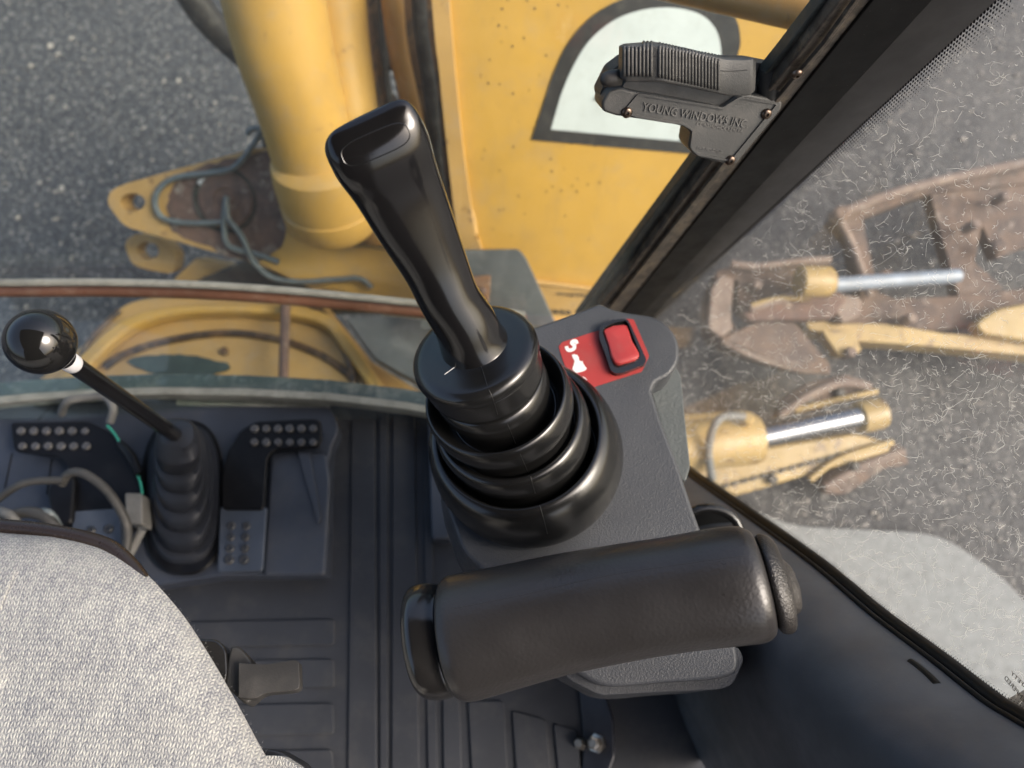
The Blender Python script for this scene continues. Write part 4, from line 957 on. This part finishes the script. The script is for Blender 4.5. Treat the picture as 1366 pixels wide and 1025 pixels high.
# boot and cap: profile swept on an axis that bends from the console normal to the grip axis
B0 = CPL.at(705, 610); B1 = W(634, 474, .583)
gax = (W(598, 396, .553) - W(632, 462, .580)).normalized()
capn = (gax * .65 + CN * .35).normalized()
H = (B1 - B0).length
n0 = CN
def axis_pt(s):
    # Hermite between base and cap
    t = s; h00 = 2 * t ** 3 - 3 * t * t + 1; h10 = t ** 3 - 2 * t * t + t; h01 = -2 * t ** 3 + 3 * t * t; h11 = t ** 3 - t * t
    return B0 * h00 + n0 * (H * .6) * h10 + B1 * h01 + capn * (H * .9) * h11
def axis_n(s):
    return n0.lerp(capn, min(1, max(0, s)) ** .8).normalized()
def bellows(name, prof, mat, cap=(False, False), parent=js, n=72, **kw):
    rings = []
    for s, r in cr(prof, 5):
        c = axis_pt(s) if 0 <= s <= 1 else (B0 + n0 * (s * H) if s < 0 else B1 + capn * ((s - 1) * H))
        nn = axis_n(s); u = Vector((1, 0, 0)); u = (u - nn * u.dot(nn)).normalized(); v = nn.cross(u)
        rings.append(sring(c, u, v, r, r, n))
    return loft(name, rings, mat, parent, cap, **kw)
bl = bellows('boot', [(-.02, .074), (.03, .080), (.12, .083), (.24, .0815), (.33, .077), (.37, .0715), (.365, .067), (.30, .065), (.18, .063), (.14, .060), (.18, .0585),
    (.32, .058), (.39, .0625), (.45, .0635), (.50, .0618), (.515, .058), (.49, .054), (.45, .0525), (.46, .0505),
    (.54, .0535), (.59, .0580), (.645, .0590), (.69, .0570), (.685, .0535), (.62, .047), (.57, .043), (.59, .040),
    (.65, .0405), (.70, .0445), (.755, .0455), (.80, .0437), (.805, .040), (.79, .036), (.81, .0355), (.84, .037)], M['boot'])
cp = bellows('cap_flange', [(.815, .034), (.815, .0425), (.83, .0455), (.87, .0465), (.945, .0465), (.955, .0462), (.962, .0475), (.975, .0488), (1.0, .049), (1.03, .048), (1.05, .045), (1.06, .041), (1.062, .034), (1.066, .022), (1.068, .012)], M['boot'], parent=js)
tb = bvh(bl)
for seam in ([(730, 712), (726, 695), (720, 674)], [(714, 658), (711, 648), (708, 636)], [(704, 630), (700, 620), (694, 606)], [(688, 592), (682, 578), (677, 566)]):
    q = surfline(tb, seam, .0001, 6)
    if len(q) > 3: tube('seam', q, .00022, M['seam'], js, 6, smoothpath=False)
tc = bvh(cp)
for seam in ([(664, 553), (660, 540), (656, 528), (652, 520)], [(650, 515), (644, 495), (638, 480)]):
    q = surfline(tc, seam, .0001, 6)
    if len(q) > 3: tube('seam', q, .0002, M['seam'], js, 6, smoothpath=False)
q = surfline(tc, [(593, 500), (607, 490)], .0002, 4)
if len(q) > 3: tube('scratch', q, .00022, M['ink'], js, 5, smoothpath=False)

# ------------------------------------------------------------------ armrest
ar = thing('armrest', W(820, 830, .52), 'thick black vinyl wrist rest roll in front of the joystick', 'armrest')
st = [(601, 851, .530, 66), (603, 851, .530, 75), (609, 850, .530, 80), (625, 848, .528, 82), (680, 835, .524, 79.5), (750, 818, .52, 77), (830, 803, .512, 75.5), (900, 792, .505, 75), (960, 783, .500, 77), (996, 779, .498, 77), (1010, 778, .497, 73), (1018, 777, .497, 66), (1021, 777, .497, 52)]
s3 = cr(st, 5); P3 = [W(a, b, c) for a, b, c, _ in s3]
A_ = (P3[-1] - P3[0]).normalized(); view = (CAM - P3[len(P3) // 2]).normalized()
def arings(lst, pw=2.1, tw=.93):
    out = []
    for a, b, c, r in lst:
        t = A_; u = (view - t * view.dot(t)).normalized(); v = t.cross(u)
        out.append(sring(W(a, b, c), u, v, r * c / F * tw, r * c / F, 56, pw))
    return out
pdm = loft('pad', arings(s3), M['pad'], ar)
pt_ = bvh(pdm)
q = surfline(pt_, [(605, 812), (700, 793), (800, 770), (900, 754), (1020, 738)], -.0001, 12)
if len(q) > 3: tube('seam', q, .00028, M['pad'], ar, 6, smoothpath=False)
le = cr([(606, 852, .531, 50), (605, 852, .531, 64), (599, 853, .531, 70.5), (590, 853.5, .532, 74), (578, 854, .532, 75.5), (566, 855, .532, 74), (558, 855.5, .533, 70), (553, 856, .533, 62), (551, 856, .533, 48)], 5)
loft('end_cap', arings(le, 2.2, .8), M['cap'], ar)
re = cr([(1020, 777, .497, 50), (1023, 777, .498, 61), (1030, 778, .499, 66), (1040, 779, .5, 64), (1047, 780, .5, 56), (1050, 781, .501, 40), (1055, 783, .502, 35), (1062, 784, .502, 27), (1066, 784, .502, 8)], 4)
loft('end_collar', arings(re), leather('collar_grain', (.018, .016, .015), .35, scale=900, gs=.6), ar)
tube('support_arm', [W(760, 830, .56), W(780, 800, .64), W(790, 780, .68)], .022, M['console'], ar, 16)

# ------------------------------------------------------------------ seat
se = thing('seat', W(100, 900, .6), 'grey knit fabric operator seat cushion filling the lower left corner', 'seat')
CS = Pl(W(120, 860, .55), (.02, .03, 1))
cush = cr([(-900, 640), (-300, 672), (0, 690), (60, 695), (125, 712), (176, 742), (225, 795), (262, 850), (300, 915), (335, 980), (372, 1045), (420, 1150)], 6) + [(420, 1900), (-900, 1900)]
cu = [CS.at(*p) for p in cush]
# domed cushion built from inset rings of the outline
cc = CS.at(60, 1000)
rings = []
R = .055
nn_ = 14
for k in range(nn_ + 1):
    a = (k / nn_) * pi / 2
    ins = R * (1 - cos(a)); dz = -R * (1 - sin(a)) if False else 0
for off, dz in [(-.09, -.16), (-.045, -.09), (-.02, -.055), (-.008, -.040), (-.006, -.028), (-.013, -.017), (-.022, -.009), (-.034, -.003), (-.048, 0), (-.07, .003), (-.10, .006), (-.14, .009), (-.18, .011)]:
    ring_ = []
    for i, p in enumerate(cu):
        a, b = cu[i - 1], cu[(i + 1) % len(cu)]
        t = (b - a); nrm = Vector((t.y, -t.x, 0)).normalized()
        if nrm.dot(cc - p) > 0: nrm = -nrm
        ring_.append(p + nrm * off + Vector((0, 0, dz)))
    rings.append(ring_)
loft('cushion', rings, M['fabric'], se, cap=(False, True))
tube('front_rim', [CS.off(-.03).at(*p) for p in ((-120, 690), (0, 702), (60, 708), (120, 720), (155, 736), (190, 775), (215, 830))], .006, plastic('rim_brown', (.018, .013, .011), .3, dust=.15, dcol=(.08, .06, .05)), se, 14)
slab('side_panel', rounded([(330, 1005), (352, 998), (372, 1002), (400, 1018), (420, 1040), (430, 1100), (300, 1100)], 6), CS.off(-.05), .03, M['trimd'], se, .006)
slab('side_cushion', rounded([(345, 1008), (375, 1008), (400, 1024), (415, 1050), (420, 1100), (300, 1100)], 6), CS.off(-.035), .02, M['fabric'], se, .006)
# knitted fuzz on the edge of the cushion
mb = MB(); random.seed(11)
edge = rings[3]
for i in range(240):
    k = random.randrange(12, 64); p = edge[k].lerp(edge[k + 1], random.random()); q = rings[1][k]
    a, b = edge[k - 1], edge[k + 1]; t = (b - a).normalized(); nrm = Vector((t.y, -t.x, 0))
    if nrm.dot(cc - p) > 0: nrm = -nrm
    L_ = random.uniform(.0006, .0018); d = (nrm + t * random.gauss(0, .6) + Vector((0, 0, random.uniform(-.1, .8)))).normalized()
    p = p + Vector((0, 0, random.uniform(-.01, .008)))
    s = t * .00006; mb.add(([p - s, p + s, p + d * L_ + s * .4, p + d * L_ - s * .4], [(0, 1, 2, 3)]))
mb.build('fuzz', M['lint'], se, smooth=False, kind='stuff')

# seat lever
sv = thing('seat_lever', W(340, 900, .62), 'worn black seat adjuster lever sticking out beside the fabric cushion', 'lever')
LV = Pl(W(350, 900, .625), (0.1, .05, 1))
slab('bracket', rounded([(240, 850), (290, 853), (302, 866), (304, 900), (296, 925), (240, 930)], 6), LV.off(-.004), .03, M['cap'], sv, .005)
slab('hub', rounded([(304, 880), (308, 862), (318, 862), (335, 880), (345, 925), (328, 941), (300, 915)], 6), LV.off(-.006), .03, M['latchd'], sv, .005)
slab('paddle', rounded(cr([(318, 884), (355, 886), (390, 880), (399, 884)], 3) + cr([(400, 912), (394, 921), (355, 925), (340, 932), (318, 931)], 3), 2), LV.off(.006), .018, M['latchd'], sv, .007)

# ------------------------------------------------------------------ window latch
la = thing('window_latch', W(920, 150, .64), 'black plastic window latch with a ribbed handle and raised lettering, fixed by the pillar', 'window latch')
LP = pl3(W(830, 135, .605), W(1040, 140, .625), W(960, 215, .645))
face = rounded([(803, 137), (812, 122), (829, 117), (841, 121), (873, 126), (950, 140), (962, 144), (985, 127), (996, 125), (1044, 134), (1043, 146), (981, 221), (962, 218), (928, 209), (918, 198), (922, 176), (908, 168), (850, 159), (822, 155), (804, 149)], 5, 3)
slab('body', face, LP, .028, M['latch'], la, .0022)
# raised rim round the front face
def inset(pts, k):
    out = []; n = len(pts); A = sum(pts[i - 1][0] * pts[i][1] - pts[i][0] * pts[i - 1][1] for i in range(n)); sg = 1 if A > 0 else -1
    for i in range(n):
        a, b = pts[i - 1], pts[(i + 1) % n]; tx, ty = b[0] - a[0], b[1] - a[1]; l = math.hypot(tx, ty) or 1
        out.append((pts[i][0] - ty / l * k * sg, pts[i][1] + tx / l * k * sg))
    return out
core = [(852, 128), (950, 144), (965, 147), (988, 132), (1036, 140), (975, 214), (932, 205), (924, 197), (927, 174), (912, 164), (850, 154), (834, 150)]
slab('rim', rounded(inset(core, -3.2), 4), LP.off(.0016), .002, M['latch'], la, .0006, holes=[rounded(core, 3)])
slab('upper_shelf', rounded([(829, 117), (838, 104), (860, 102), (935, 112), (990, 124), (962, 146), (948, 142), (873, 128)], 4), LP.off(-.004), .02, M['latch'], la, .002)
slab('back_block', rounded([(800, 125), (815, 95), (835, 80), (1005, 82), (1046, 90), (1046, 135), (1000, 130), (830, 122), (806, 150)], 4), LP.off(-.012), .022, M['latchd'], la, .003)
c = LP.off(-.006).at(1030, 100)
lathe('post', LP.off(-.008).at(1028, 112), LP.at(1028, 132) - LP.at(1028, 100), [(.0085, -.013), (.0095, -.01), (.0095, .009), (.0085, .011)], M['latchd'], la, 20, sharp=40)
k0, k1 = LP.off(.002).at(828, 103), LP.off(.002).at(800, 107)
lathe('knob', k0, k1 - k0, [(.006, 0), (.0062, .006), (.0058, .011), (.0045, .0145), (.002, .0162), (.0003, .0166)], M['latchd'], la, 20)
# handle with two bends
HP = LP.off(.012)
def hz_pt(x, y, o): return LP.off(o).at(x, y)
def zz(p): return 780 + p[0] / 4.71, 30 + p[1] / 4.71
prof_t = [zz(p) for p in ((215, 140), (245, 125), (330, 118), (435, 112), (540, 132), (640, 152), (750, 182), (860, 208), (950, 210), (1020, 204), (1040, 220))]
prof_b = [zz(p) for p in ((210, 335), (235, 352), (330, 350), (435, 345), (540, 365), (640, 388), (750, 412), (860, 438), (950, 443), (1005, 438), (1035, 415))]
th = [.010, .0125, .015, .019, .0175, .016, .0145, .0125, .0125, .0125, .011]
rr = []
def lin(L, n=3): return [tuple(p + (q - p) * k / n for p, q in zip(a, b)) for a, b in zip(L, L[1:]) for k in range(n)] + [L[-1]]
for (a, b, h) in zip(lin(prof_t), lin(prof_b), [x[0] for x in lin([(h,) for h in th])]):
    A3, B3 = hz_pt(*a, .002), hz_pt(*b, .002); n_ = LP.n; up_ = (A3 - B3).normalized()
    c1_, c2_ = A3 - up_ * .001, B3 + up_ * .001
    rr.append([c1_, A3 + n_ * h * .8, A3 - up_ * .0009 + n_ * h * .95, A3 - up_ * .0022 + n_ * h, A3 - up_ * .010 + n_ * h * 1.03, A3.lerp(B3, .5) + n_ * h * 1.05,
               B3 + up_ * .010 + n_ * h * 1.03, B3 + up_ * .0022 + n_ * h, B3 + up_ * .0009 + n_ * h * .95, B3 + n_ * h * .8, c2_, c2_ + up_ * .006, c1_ - up_ * .006])
hd = loft('handle', rr, M['latch'], la, sharp=28)
th_ = bvh(hd)
mb = MB()
ribs = [250 + i * 24 for i in range(8)] + [470 + i * 20.5 for i in range(19)]
for X in ribs:
    t_y = 118 + (max(0, X - 435)) * .215 + 8; b_y = 345 + max(0, X - 435) * .215 - 8
    q = []
    for j in range(9):
        yy = t_y + (b_y - t_y) * j / 8; h, nn = hit(*zz((X, yy)), th_)
        if h is not None: q.append(h + nn * .0001)
    if len(q) > 4: mb.add(tubegeo(q, .0013, 6))
mb.build('ribs', M['latch'], la, kind='stuff')
q = surfline(th_, [zz(p) for p in ((225, 222), (435, 212), (640, 262), (860, 305), (1025, 300))], 0, 8)
if len(q) > 4: tube('seam', q, .0004, M['latchd'], la, 6, smoothpath=False)
# screws
def screwmesh():
    me = bpy.data.meshes.new('screw'); bm = bmesh.new(); nn = 20; rings = []
    for r, z in [(.0044, 0), (.0044, .0012), (.0036, .0024), (.0022, .003), (.0014, .003)]:
        rings.append([bm.verts.new((r * cos(2 * pi * k / nn), r * sin(2 * pi * k / nn), z)) for k in range(nn)])
    # cross recess: pull alternate inner verts inwards
    cross = [bm.verts.new(((.0014 if k % 5 else .0022) * .9 * cos(2 * pi * k / nn), (.0014 if k % 5 else .0022) * .9 * sin(2 * pi * k / nn), .0012)) for k in range(nn)]
    rings.append(cross)
    for a, b in zip(rings, rings[1:]):
        for k in range(nn): bm.faces.new((a[k], a[(k + 1) % nn], b[(k + 1) % nn], b[k]))
    bm.faces.new(rings[-1]); bmesh.ops.recalc_face_normals(bm, faces=bm.faces); bm.to_mesh(me); bm.free(); me.materials.append(M['screw'])
    for p in me.polygons: p.use_smooth = True
    me.set_sharp_from_angle(angle=radians(40)); return me
SW = screwmesh()
for q in ((836, 150), (1022, 152), (974, 214)): inst('screw', SW, LP.at(*q), la, frame_rot((LP.n + Vector((0, -.25, 0))).normalized()))
for q in ((1032, 88),): inst('screw', SW, LP.off(-.011).at(*q), la, frame_rot(LP.n))
inst('screw', SW, PIL.off(.003).at(1063, 98), la, frame_rot(PIL.n))
text_on('lettering', 'YOUNG WINDOWS INC.', LP, (857, 142), (998, 165.5), 11, M['letter'], la, .0012, .0, bold=.0)
text_on('small_lettering', 'CONSHOHOCKEN PA', LP, (929, 165), (991, 175.5), 5, M['letter'], la, .0006, .0, bold=.01)
text_on('small_lettering', 'PAT PENDING', LP, (930, 197), (964, 203), 4, M['letter'], la, .0005, .0, bold=.01)

# ------------------------------------------------------------------ roof and added solid rear of the cab (above and behind the camera, mirrored in the gloss)
def boxo(name, c, hx, hy, hz_, mat, parent=None, bev=.01, **kw):
    V, Fc = boxgeo(c, Vector((hx, 0, 0)), Vector((0, hy, 0)), Vector((0, 0, hz_))); return MO(name, V, Fc, mat, parent, bevel=bev, **kw)
boxo('cab_roof', (-.30, -.30, CZ + .48), .70, .80, .03, M['roof'], kind='structure')
boxo('cab_rear_blocker', (-.30, -1.08, CZ - .295), .70, .03, .745, M['roof'], kind='structure')  # unseen wall made solid, rear window omitted, so the gloss mirrors dark
